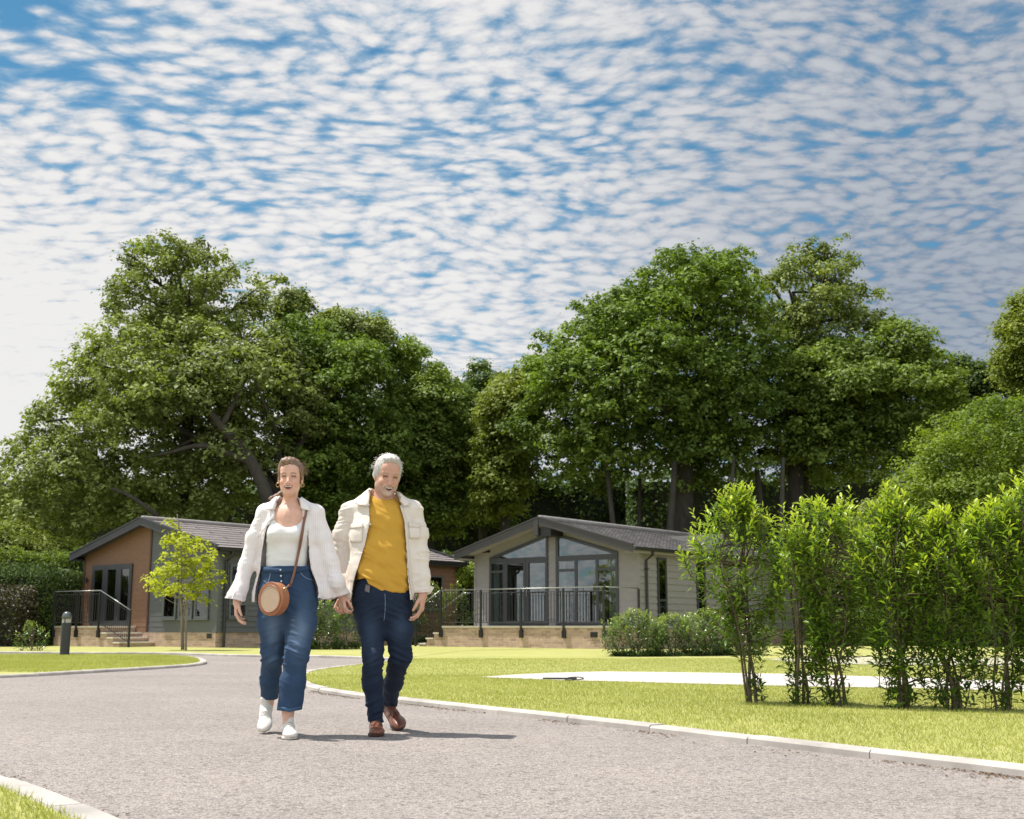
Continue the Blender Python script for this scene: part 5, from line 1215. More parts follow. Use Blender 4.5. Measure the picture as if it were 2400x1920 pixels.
def head_colour(q, base, man):
    col = np.tile(np.array(base, float), (len(q), 1)); x, y, z = np.abs(q[:, 0]), q[:, 1], q[:, 2]
    def put(w, c): w = np.clip(w, 0, 1)[:, None]; col[:] = col * (1 - w) + np.array(c) * w
    fr = y < -.045; blob = lambda cx, cz, rx, rz: np.exp(-(((x - cx) / rx) ** 2 + ((z - cz) / rz) ** 2) ** 1.5)
    B = np.array(base)
    put(fr * .35 * blob(.040, -.032, .020, .016), B * [1.02, .78, .74]); put(fr * .15 * blob(0, -.036, .014, .012), B * [1.0, .8, .78])
    if man:
        st = np.clip((-.040 - z) / .02, 0, 1) * np.clip((-.0 - y) / .03, 0, 1) * (z > -.13); put(.50 * st, (0.46, 0.36, 0.31))
        put(fr * .6 * blob(0, -.051, .030, .006), (0.55, 0.46, 0.41)); put(fr * .55 * blob(0, -.097, .026, .016), (0.60, 0.54, 0.50))
    # brows follow a shallow arch
    bz = .0205 + .0035 * np.sin(np.clip((x - .014) / .032, 0, 1) * 3.14); bw = np.clip(1.3 - np.abs(z - bz) / .0046, 0, 1) * (x > .012) * (x < .047) * fr
    put(bw * (.75 if not man else .6), (0.10, 0.055, 0.03) if not man else (0.30, 0.22, 0.18))
    ez = .0005 + .0022 * np.sin(np.clip((x - .016) / .030, 0, 1) * 3.14); ew = np.clip(1.5 - np.abs(z - ez) / .0052, 0, 1) * (x > .0165) * (x < .0455) * fr
    put(ew * 1.0, (0.025, 0.014, 0.010)); put(np.clip(1.2 - np.abs(z - (ez - .0022)) / .0016, 0, 1) * (x > .0175) * (x < .043) * (np.abs(x - .030) > .006) * fr * (.55 if not man else .25), (0.55, 0.50, 0.48))
    put(fr * .5 * blob(.030, .0060, .018, .006), B * [.60, .50, .48])
    mt = (y < -.070); tz = -.0665
    u = np.clip(x / .0265, 0, 1.2); zt_ = -.0595 + .0015 * u ** 2; zb_ = -.0785 + .0165 * u ** 2; lip = (0.50, 0.17, 0.145) if not man else (0.42, 0.21, 0.18); s_ = .85 if not man else .5
    put(((z < zt_ + .0055) & (z > zb_ - .0065) & (x < .0300) & mt) * s_, lip)
    put(((z < zt_) & (z > zb_) & (x < .0265) & mt) * 1.0, (0.085, 0.022, 0.02))
    put(((z < zt_ - .0008) & (z > zt_ - .0082 + .0045 * u ** 2) & (z > zb_) & (x < .0225) & mt) * 1.0, (0.72, 0.67, 0.62))
    put((((x - .008) / .004) ** 2 + ((z + .0475) / .0028) ** 2 < 1) * (y < -.09) * .7, (0.22, 0.08, 0.06))
    return col
def hand(Fd, w, d, n, s, size=1.0, curl=(.5, .6, .65, .7), curl2=1.0, thumb=.6, spread=.10):
    """w wrist point, d direction of the hand, n palm normal (fingers curl towards it), s thumb side"""
    w, d, n, s = [np.array(v, float) for v in (w, d, n, s)]; d /= np.linalg.norm(d); n = n - d * (n @ d); n /= np.linalg.norm(n); s = s - d * (s @ d) - n * (s @ n); s /= np.linalg.norm(s)
    z = size; K = .008
    Fd.cone(w - d * .03, w + d * .012, .025 * z, .025 * z, 1, .015)
    for t, L in ((.026, .086), (.009, .090), (-.009, .086), (-.025, .078)):
        Fd.cone(w + d * .012 + s * t * .6 * z, w + (d * L + s * t) * z, .0150 * z, .0115 * z, 1, .012)
    lens = ((.040, .024, .020), (.045, .028, .021), (.042, .026, .020), (.033, .020, .018))
    for i, (t, L) in enumerate(((.027, .084), (.009, .089), (-.009, .085), (-.026, .076))):
        p = w + (d * L + s * t) * z; a = curl[i] * .6; dv = d
        for j, l in enumerate(lens[i]):
            ang = a if j == 0 else a + curl[i] * curl2 * (j) * .95
            dv = d * math.cos(ang) + n * math.sin(ang) + s * (spread * (1.5 - i) * .5)
            dv = dv / np.linalg.norm(dv); q = p + dv * l * z; r0 = (.0092, .0084, .0076)[j] * z; Fd.cone(p, q, r0, r0 * .92, 1, .0035); p = q
    p = w + (d * .022 + s * .022 + n * .006) * z; dv = (d * .62 + s * .62 + n * thumb * .5); dv /= np.linalg.norm(dv); q = p + dv * .040 * z; Fd.cone(p, q, .0135 * z, .0110 * z, 1, .010)
    dv = d * .88 + s * .15 + n * thumb * .7; dv /= np.linalg.norm(dv); q2 = q + dv * .030 * z; Fd.cone(q, q2, .0105 * z, .0092 * z, 1, .004)
    dv = d * .85 - s * .05 + n * thumb; dv /= np.linalg.norm(dv); Fd.cone(q2, q2 + dv * .024 * z, .0092 * z, .0078 * z, 1, .003)
def colour_body(me, V, base, ho, hR, hs, man):
    q = ((V - ho) @ hR) / hs; col = np.tile(np.array(base, float), (len(V), 1))
    m = (np.abs(q) < [.12, .14, .15]).all(1); col[m] = head_colour(q[m], base, man)
    a = me.attributes.new('skin_colour', 'FLOAT_COLOR', 'POINT'); a.data.foreach_set('color', np.column_stack([col, np.ones(len(V))]).astype(np.float32).ravel())
def denim_wear(parts):
    def fn(V, N_):
        w = np.zeros(len(V))
        for c, r, a in parts: w = np.maximum(w, a * np.exp(-(((V - c) / r) ** 2).sum(1)) * (N_[:, 1] < .2))
        return np.clip(w * (1 + .4 * vnoise(V, 14)), 0, 1)
    return fn
def folds(amp, sc, amp2=0, sc2=(1, 1, 1), sharp=1.0):
    def fn(V, N_):
        a = vnoise(V * np.array(sc) + 3.1); d = amp * (.55 - 2 * np.abs(a) ** sharp)
        if amp2: d = d + amp2 * vnoise(V * np.array(sc2) + 11.7)
        return d
    return fn
def open_front(F_, zs, xl, xr, y0):
    def fn(P):
        z = P[..., 2]; o = np.argsort(zs); a = np.interp(z, np.array(zs)[o], np.array(xl)[o]); b = np.interp(z, np.array(zs)[o], np.array(xr)[o])
        return np.maximum(np.maximum(a - P[..., 0], P[..., 0] - b), P[..., 1] - y0)
    F_.cut(fn, F_.lo, F_.lo + F_.h * F_.n)
def cut_end(F_, w, d, rad=.13):
    w = np.array(w); d = np.array(d, float); d /= np.linalg.norm(d)
    F_.cut(lambda P: np.maximum(-((P - w) @ d), np.linalg.norm(P - w, axis=-1) - rad), w - rad, w + rad)
def shell(F_, t): F_.f = np.maximum(F_.f, -(F_.f + t))

def strands(fig, parent, ho, hR, hs, mat, n, seed, back=False, rad=.0011, start=(.084, .103, .084), ctr=(0, .022, .046), lenr=(.03, .07)):
    """loose hairs that lift off the cap and soften its outline, one mesh"""
    rng = np.random.default_rng(seed); mb = MB()
    for _ in range(n):
        d = rng.normal(size=3); d[2] = abs(d[2]) * 1.1 - .15; d[1] = d[1] * .8 + .15; d /= np.linalg.norm(d)
        if d[1] < -.35 and d[2] < .75: continue
        p = np.array(ctr) + d * np.array(start) * rng.uniform(.97, 1.0); flow = np.array([d[0] * .5, .9, -.35 - .4 * rng.random()]) + rng.normal(0, .25, 3); flow /= np.linalg.norm(flow)
        L = rng.uniform(*lenr); pts = [p + flow * L * t + d * (.006 + .010 * rng.random()) * math.sin(t * 2.6) for t in (0, .33, .66, 1)]
        mb.tube([tuple(ho + hR @ (q * hs)) for q in pts], [rad, rad, rad * .8, rad * .4], 4, False)
    o = mb.build('loose_hair', mat, parent, smooth=True); return o
# ------------------------------------------------------------------ woman
M_SKIN = skin_mat('skin'); SK_W = (0.70, 0.425, 0.315); SK_M = (0.60, 0.345, 0.25)
M_JEANW = cloth_mat('mid_blue_denim', (0.030, 0.062, 0.120), .8, var=.15, wear=(0.135, 0.20, 0.29))
M_TANK = cloth_mat('white_cotton', (0.80, 0.78, 0.75), .85, var=.02)
M_LINEN = cloth_mat('striped_linen', (0.87, 0.82, 0.80), .9, stripes=((0.78, 0.69, 0.68), .0115), var=.03)
M_WHITELEATHER = pmat('white_leather', (0.70, 0.66, 0.60), .45, .05, 8)
M_RUBBER = pmat('cream_rubber', (0.62, 0.57, 0.50), .7, .05, 8)
M_TAN = pmat('tan_leather', (0.34, 0.135, 0.060), .45, .14, 12, (80, .3, .001))
M_RAFFIA = pmat('pale_woven_face', (0.50, 0.36, 0.25), .8, .06, 30, (220, .6, .001))
M_STRAP = pmat('brown_strap', (0.22, 0.095, 0.055), .5, .12, 20)
M_GOLD = pmat('gold_metal', (0.65, 0.45, 0.18), .3, .05, 5, metal=1.0)
M_METAL = pmat('silver_button', (0.6, 0.6, 0.58), .3, .05, 5, metal=.9)
M_HAIRW = hair_mat('brown_hair', (0.085, 0.046, 0.027), (0.33, 0.20, 0.12))
def shoe_field(A, heel, toe, up, w, hgt, h=.004, sole=.018, kind='sneaker'):
    """upper and sole of a shoe from heel to toe; returns two fields"""
    heel, toe, up = np.array(heel, float), np.array(toe, float), np.array(up, float); L = np.linalg.norm(toe - heel); d = (toe - heel) / L; up = up - d * (up @ d); up /= np.linalg.norm(up); s = np.cross(up, d)
    M = np.stack([s, d, up], 1)
    lo = np.minimum(heel, toe) - .14; hi = np.maximum(heel, toe) + .16
    U = Field(lo, hi, h); S = Field(lo, hi, h)
    def up_fn(P):
        q = (P - heel) @ M; a = s_cone(q, (0, .035 * L / .26, .045), (0, L * .42, .043), .034 * w, .036 * w)
        a = smin(a, s_ell(q, (.004, L * .72, .028), (.046 * w, .085 * L / .26, .028)), .03); a = smin(a, s_ell(q, (0, L * .17, .035), (.035 * w, .045, .038)), .02)
        a = smin(a, s_cone(q, (0, L * .15, .05), (0, L * .13, hgt), .033 * w, .030 * w), .02)
        a = smin(a, s_cone(q, (0, L * .30, .060), (0, L * .60, .040), .026 * w, .022 * w), .02)
        return np.maximum(a, .012 - q[..., 2])
    def so_fn(P):
        q = (P - heel) @ M; x, y, z = q[..., 0], q[..., 1], q[..., 2]; t = y / L
        half = np.interp(t, [0, .08, .3, .5, .72, .9, 1.0], [.012, .031, .032, .037, .048, .036, .004]) * w
        return np.maximum(np.maximum(np.abs(x) - half, np.abs(z - sole / 2 - .001) - sole / 2), np.maximum(-y, y - L)) 
    U.add(up_fn, lo, hi); S.add(so_fn, lo, hi, 0); return U, S, M
def build_woman():
    A = Figure(7.66, 665); W, R, c = A.W, A.R, A.c
    ho, hs, hR = W(680.3, 1120, -.015), .985, rot(math.radians(3), math.radians(2), math.radians(0))
    B = Field([W(515, 1500)[0], -.42, -.02], [W(835, 1100)[0], .42, W(680, 1060)[2]], .0036)
    hf = lambda P: head_fn(((P - ho) @ hR) / hs) * hs
    B.add(hf, ho - [.11, .14, .14], ho + [.11, .14, .15])
    B.chain([(ho + [0, .028, -.055], .046, 1), (W(680, 1188, .03), .046, 1), (W(680, 1205, .02), .062, .9)], .03)
    B.chain([c(655, 1212, 12, .02), c(620, 1216, 11, .03), c(591, 1290, 10, .03), c(560, 1398, 9, -.02), c(556, 1411, 8.5, -.03)], .03)
    B.chain([c(705, 1212, 12, .02), c(738, 1216, 11, .03), c(768, 1290, 10, .03), c(795, 1380, 9, .05), c(800, 1392, 8.5, .08)], .03)
    B.chain([c(680, 1225, 42, .015, .62), c(674, 1300, 36, .01, .66), c(672, 1345, 40, .01, .7), c(672, 1400, 48, .015, .7)], .04)
    B.chain([c(646, 1216, 17, .01, .8), c(673, 1222, 36, .0, .62), c(708, 1216, 17, .01, .8)], .04)
    for sx in (-1, 1): B.ell(W(672 + sx * 20, 1252, -.055), (.055, .05, .05), .04)
    # legs: her right leg trails, her left leg leads
    B.chain([c(645, 1410, 26, .02), c(640, 1536, 18, .06), c(632, 1600, 15, .16), c(628, 1645, 11.5, .25), c(625, 1668, 11, .27)], .03)
    B.chain([c(700, 1410, 27, .0), c(695, 1536, 18, -.10), c(684, 1610, 16, -.10), c(675, 1670, 11.5, -.09), c(675, 1700, 12, -.10)], .03)
    B.cone(W(625, 1668, .27), W(621, 1685, .22), .026, .020, 1, .02); B.cone(W(675, 1700, -.09), W(678, 1712, -.15), .026, .020, 1, .02)
    # her right hand hangs free, fingers curled; thumb towards the camera
    hand(B, W(556, 1409, -.03), (-.02, -.10, -1), (.85, .15, -.1), (.35, -.9, 0), .93, (.75, .85, .9, .95), .55, .45, .08)
    # her left hand in his: fingers wrap forward
    hand(B, W(801, 1393, .085), (.10, .0, -1), (.75, .65, 0), (.55, -.85, 0), .92, (1.0, 1.05, 1.1, 1.1), .8, .5, .03)
    V, F = B.mesh(); V = relax(V, F, 1, .35); me = npmesh('person', V, F); colour_body(me, V, SK_W, ho, hR, hs, False)
    P = link('person', me, M_SKIN, None, smooth=True); P.location = A.o
    tag(P, 'laughing woman in an open striped shirt, white top and cropped blue jeans', 'person')
    A.trees.append(BVHTree.FromPolygons([tuple(v) for v in V], [tuple(map(int, q)) for q in F]))
    # ---- hair
    H = Field(ho - [.16, .16, .26], ho + [.15, .24, .17], .0042)
    def hair(Pt):
        q = ((Pt - ho) @ hR) / hs
        f = s_ell(q, (0, .022, .048), (.083, .103, .084)); f = smin(f, s_ell(q, (0, .05, -.01), (.079, .070, .078)), .03)
        f = smin(f, s_ell(q, (-.014, -.035, .100), (.048, .05, .030)), .03)
        face = s_ell(q, (.002, -.110, -.010), (.0635, .105, .090)); f = smax(f, -face, .010)
        f = smax(f, -s_ell(q, (0, -.06, -.10), (.085, .12, .060)), .02)
        f = np.maximum(f, -s_ell(q, (0, -.02, -.005), (.066, .07, .10)) - .0)
        for s in (-1, 1): f = smin(f, s_cone(q, (s * .064, -.030, .048), (s * .074, -.000, -.012), .009, .005), .014)
        f = smin(f, s_ell(q, (-.01, .115, -.02), (.042, .038, .040)), .02)
        for a, b in (((.0, .12, -.04), (-.085, .085, -.105)), ((-.06, .10, -.10), (-.135, .055, -.130)), ((-.02, .12, -.04), (-.075, .11, -.13)), ((-.05, .10, -.09), (-.11, .07, -.125)), ((-.075, .11, -.12), (-.125, .06, -.165))): f = smin(f, s_cone(q, a, b, .022, .010), .012)
        return (f + .0022 * vnoise(q * [150, 60, 45]) + .0014 * np.sin(q[..., 0] * 230 + 50 * q[..., 2] + 40 * q[..., 1])) * hs
    H.add(hair, H.lo, H.lo + H.h * H.n); V, F = H.mesh(); hr = A.finish('hair', V, F, M_HAIRW, P, rel=1, collide=False); strands(A, hr, ho, hR, hs, M_HAIRW, 110, 3)
    for sx in (-1, 1):
        e = MB(); ce = ho + hR @ np.array([sx * .078, .004, -.046]) * hs; e.tube([tuple(ce + [.011 * math.cos(t), 0, .013 * math.sin(t)]) for t in np.linspace(0, 6.28, 14)], .0018, 5, False); e.build('earring', M_GOLD, P)
    # ---- white top
    T = Field([W(600, 1300)[0], -.22, W(670, 1345)[2]], [W(745, 1300)[0], .2, W(670, 1180)[2]], .0045)
    T.chain([c(680, 1225, 47, .015, .66), c(675, 1262, 48, .01, .66), c(672, 1305, 43, .01, .68), c(671, 1352, 49, .012, .72)], .04)
    for sx in (-1, 1): T.ell(W(672 + sx * 21, 1252, -.060), (.062, .056, .055), .045)
    for sx, x0, x1 in ((-1, 641, 640), (1, 712, 716)): T.chain([c(x0, 1240, 9, -.05, 1), c(x1, 1196, 7, -.0, 1), c(x1, 1205, 7, .08, 1)], .02)
    zc = W(676, 1218)[2]; T.cut(lambda P_: s_ell(P_, W(677, 1198, -.08), (.094, .16, .105)), T.lo, T.lo + T.h * T.n, .006)
    V, F = T.mesh(); A.finish('tank_top', V, F, M_TANK, P, folds(.0032, (8, 8, 24), .0022, (20, 14, 12)))
    # ---- jeans
    J = Field([W(590, 1500)[0], -.30, W(640, 1668, .3)[2] - .02], [W(760, 1500)[0], .42, W(670, 1316)[2]], .0045)
    J.chain([c(671, 1322, 55, .012, .70), c(671, 1345, 56, .012, .72), c(673, 1400, 66, .02, .74), c(673, 1425, 66, .02, .75)], .03)
    J.chain([c(640, 1415, 35, .01, .95), c(638, 1460, 33, .0, .95), c(640, 1536, 27, .03, 1), c(634, 1592, 23.5, .15, 1), c(632, 1640, 20, .25, 1)], .03)
    J.chain([c(704, 1415, 37, .01, .95), c(705, 1460, 36, -.05, .95), c(695, 1536, 27, -.12, 1), c(686, 1600, 28, -.11, 1), c(678, 1672, 28.5, -.10, 1)], .03)
    cut_end(J, W(632, 1633, .26), (-.05, .25, -1), .16); cut_end(J, W(678, 1664, -.10), (0, 0, -1), .16)
    ztop = W(670, 1328)[2]; J.cut(lambda P_: -(P_[..., 2] - ztop), J.lo, J.lo + J.h * J.n)
    J.cut(lambda P_: s_cone(P_, W(632, 1655, .27), W(634, 1600, .16), .046, .03), J.lo, J.lo + J.h * J.n); J.cut(lambda P_: s_cone(P_, W(678, 1680, -.10), W(684, 1640, -.10), .068, .055), J.lo, J.lo + J.h * J.n)
    zk, zh = W(640, 1536)[2], W(670, 1420)[2]
    def jd(V, N_):
        b = .35 + np.exp(-((V[:, 2] - zk) / .10) ** 2) + 1.1 * np.exp(-((V[:, 2] - zh) / .08) ** 2)
        D = V.copy(); D[:, 2] += .35 * np.abs(V[:, 0] - W(672, 1420)[0]); a = vnoise(D * [7, 7, 30] + 1.3); a2 = vnoise(V * [22, 22, 13] + 8)
        return .0058 * b * (.5 - 2.2 * np.abs(a)) + .0026 * b * (.5 - 2 * np.abs(vnoise(D * [16, 16, 55] + 4))) + .0018 * a2
    wear = denim_wear([(W(640, 1470, -.09), (.045, .2, .13), .85), (W(705, 1480, -.13), (.045, .2, .14), .9), (W(640, 1545, -.05), (.04, .2, .05), .5), (W(640, 1400, -.1), (.05, .2, .04), .3)])
    V, F = J.mesh(); A.finish('jeans', V, F, M_JEANW, P, jd, wear=wear)
    jt = len(A.trees) - 1
    A.patch('waistband', [(617, 1329), (650, 1332), (700, 1330), (724, 1325)], [(616, 1341), (650, 1344), (700, 1342), (726, 1337)], M_JEANW, P, 24, 2, .004, .004, [jt])
    for i, (px, py) in enumerate([(658, 1336), (659, 1350), (660, 1363)]):
        h = A.hit(px, py, .008, [jt]); b = MB(); b.tube([(0, 0, 0), (0, -.004, 0)], [.0065, .0055], 12); o = b.build('button', M_METAL, P); o.location = h
    for pts in ([(618, 1361), (628, 1366), (633, 1350), (634, 1342)], [(735, 1360), (722, 1357), (710, 1350), (704, 1342)]): A.strap('pocket_seam', pts, 1.6, M_STITCH, P, .003, .0015)
    A.strap('fly_seam', [(662, 1344), (664, 1380), (668, 1410), (671, 1440)], 1.2, M_STITCH2, P, .003, .0015)
    A.patch('hem', [(651.5, 1655), (678, 1660), (705.5, 1655)], [(651, 1664), (678, 1669), (706, 1664)], M_HEM, P, 14, 2, .003, .002, [jt])
    # ---- open striped shirt
    S = Field([W(505, 1400)[0], -.30, W(600, 1440)[2]], [W(835, 1400)[0], .30, W(680, 1155)[2]], .0046)
    S.chain([c(655, 1190, 15, .04), c(622, 1203, 20, .03), c(596, 1262, 19, .03), c(578, 1325, 18, .02), c(564, 1378, 17, -.01), c(553, 1404, 20, -.03), c(549, 1425, 22, -.03)], .03)
    S.chain([c(705, 1190, 15, .04), c(738, 1203, 20, .03), c(756, 1262, 20, .03), c(775, 1320, 20, .02), c(789, 1365, 18, .0), c(798, 1392, 17, .06), c(801, 1415, 17, .06)], .03)
    S.chain([c(678, 1206, 50, .03, .62), c(674, 1250, 58, .015, .66), c(672, 1330, 64, .02, .72), c(674, 1400, 78, .03, .66), c(676, 1435, 84, .03, .64)], .04)
    S.chain([c(742, 1300, 18, .03), c(762, 1385, 16, .02), c(770, 1410, 12, .02)], .03)
    shell(S, .0085)
    zs = [W(670, y)[2] for y in (1150, 1172, 1190, 1215, 1241, 1290, 1335, 1378, 1440)]
    xl = [W(x, 1300)[0] for x in (655, 648, 642, 640, 626, 617, 615, 604, 602)]; xr = [W(x, 1300)[0] for x in (697, 699, 706, 711, 722, 727, 733, 748, 752)]
    open_front(S, zs, xl, xr, -.0); S.cut(lambda P_: s_cone(P_, W(680, 1195, .03), ho + [0, .03, -.02], .072, .062), S.lo, S.lo + S.h * S.n)
    zh = W(600, 1411)[2]
    S.cut(lambda P_: np.where((P_[..., 0] > W(583, 1400)[0]) & (P_[..., 0] < W(783, 1400)[0]), P_[..., 2] - zh - .22 * np.clip(P_[..., 0] - W(700, 1400)[0], 0, .08) + .10 * np.clip(P_[..., 0] - W(746, 1400)[0], 0, .2), 1.0), S.lo, S.lo + S.h * S.n)
    cut_end(S, W(549, 1404, -.03), (-.3, 0, -1), .155); cut_end(S, W(793, 1399, .03), (.35, 0, -1), .14)
    def sd(V, N_): D = V + .03 * vnoise(V * 7)[:, None]; return .0085 * (.5 - 2.2 * np.abs(vnoise(D * [9, 8, 1.6] + 2.0))) * np.clip((W(670, 1200)[2] - V[:, 2]) / .25, .2, 1) + .0045 * (.5 - 2.2 * np.abs(vnoise(D * [7, 7, 9] + 5))) + .0022 * (.5 - 2.2 * np.abs(vnoise(D * [15, 15, 30] + 1)))
    V, F = S.mesh(); A.finish('open_shirt', V, F, M_LINEN, P, sd)
    st = len(A.trees) - 1
    A.patch('collar', [(650, 1165), (640, 1172), (628, 1184)], [(646, 1192), (641, 1196), (626, 1196)], M_LINEN, P, 8, 6, .012, .004, [st], lambda i, j: .006 * j)
    A.patch('collar', [(697, 1165), (708, 1174), (722, 1186)], [(703, 1188), (712, 1195), (728, 1198)], M_LINEN, P, 8, 6, .012, .004, [st], lambda i, j: .006 * j)
    A.patch('lapel', [(641, 1196), (638, 1212), (624, 1226), (606, 1260)], [(644, 1200), (643, 1216), (630, 1228), (616, 1246)], M_LINEN, P, 10, 4, .010, .004, [st])
    cf = MB(); cc = W(534, 1399, -.05); V_ = [tuple(W(545, 1375, -.07)), tuple(W(527, 1402, -.06)), tuple(W(546, 1404, -.09)), tuple(W(552, 1388, -.09))]; cf.raw(V_, [(0, 1, 2, 3)]); o = cf.build('turned_cuff', M_LINEN, P); sdm = o.modifiers.new('t', 'SOLIDIFY'); sdm.thickness = .004
    # ---- shoes
    for i, (heel, toe, up) in enumerate([(W(627, 1667, .295), W(618, 1719, .10), (0.0, -.80, .60)), (W(675, 1712, -.065) * [1, 1, 0], W(680, 1728, -.30) * [1, 1, 0], (0, 0, 1))]):
        U, So, M = shoe_field(A, heel, toe, up, 1.0, .112); V, F = U.mesh(); o = A.finish('shoe', V, F, M_WHITELEATHER, P, rel=2); V, F = So.mesh(); A.finish('sole', V, F, M_RUBBER, o, rel=2)
        for t in (.42, .50, .58):
            lc = MB(); L = np.linalg.norm(toe - heel); hgt = .098 - (t - .42) * .16
            lc.tube([tuple(heel + M @ np.array([sx, L * t, hgt - abs(sx) * .35])) for sx in (-.022, -.01, 0, .01, .022)], .0022, 5); lc.build('lace', M_RUBBER, o)
    # ---- bag and strap: a thing of its own
    bc = W(642, 1404, -.20); Bg = empty('round_bag', tuple(A.o + bc), 0, 'round tan leather crossbody bag hanging at the woman\'s hip', 'bag')
    Rb = Matrix.Rotation(math.radians(-32), 4, 'Z') @ Matrix.Rotation(math.radians(4), 4, 'Y'); r = .100
    def disc(y0, y1, ra, rb, n=48):
        m = MB(); m.tube([(0, y0, 0), (0, y0 + (y1 - y0) * .12, 0), (0, y1 - (y1 - y0) * .12, 0), (0, y1, 0)], [ra * .96, ra, rb, rb * .96], n); return m
    o = disc(-.032, .034, r, r).build('body', M_TAN, Bg, smooth=False, bevel=.004); o.matrix_local = Rb
    o = disc(-.036, -.033, r * .76, r * .76).build('woven_face', M_RAFFIA, Bg); o.matrix_local = Rb
    t = MB(); t.tube([(r * .80 * math.cos(a), -.034, r * .80 * math.sin(a)) for a in np.linspace(0, 2 * math.pi, 49)], .0045, 6, False); o = t.build('piping', M_TAN, Bg, smooth=True); o.matrix_local = Rb
    t = MB(); t.tube([(r * .985 * math.cos(a), -.028, r * .985 * math.sin(a)) for a in np.linspace(0, 2 * math.pi, 49)], .004, 6, False); o = t.build('piping', M_TAN, Bg, smooth=True); o.matrix_local = Rb
    s_ = A.strap('strap', [(720, 1190), (714, 1215), (708, 1245), (703, 1275), (697, 1305), (691, 1335), (685, 1358), (679, 1376)], 5.6, M_STRAP, P, .009, .004)
    s_.parent = Bg; s_.location = -Vector(bc)
    e0 = A.hit(679.5, 1374, .009) - Vector(bc); rim = Vector((r * .80, .0, r * .62)); rim = Rb.to_3x3() @ rim
    t = MB(); t.tube([tuple(e0 + Vector((0, .0, .012))), tuple(e0 * .5 + rim * .5 + Vector((.004, -.004, .006))), tuple(rim)], [.0075, .007, .006], 6); t.build('strap_end', M_STRAP, Bg, smooth=True)
    t = MB(); t.tube([tuple(rim + Vector((.008 * math.cos(a), 0, .010 * math.sin(a)))) for a in np.linspace(0, 6.28, 13)], .002, 5, False); t.build('ring', M_GOLD, Bg)
    return A
M_STITCH = pmat('light_stitching', (0.16, 0.22, 0.30), .8); M_STITCH2 = pmat('dark_stitching', (0.02, 0.03, 0.05), .8)
M_HEM = cloth_mat('worn_hem_denim', (0.050, 0.095, 0.165), .85, var=.2)
build_woman()
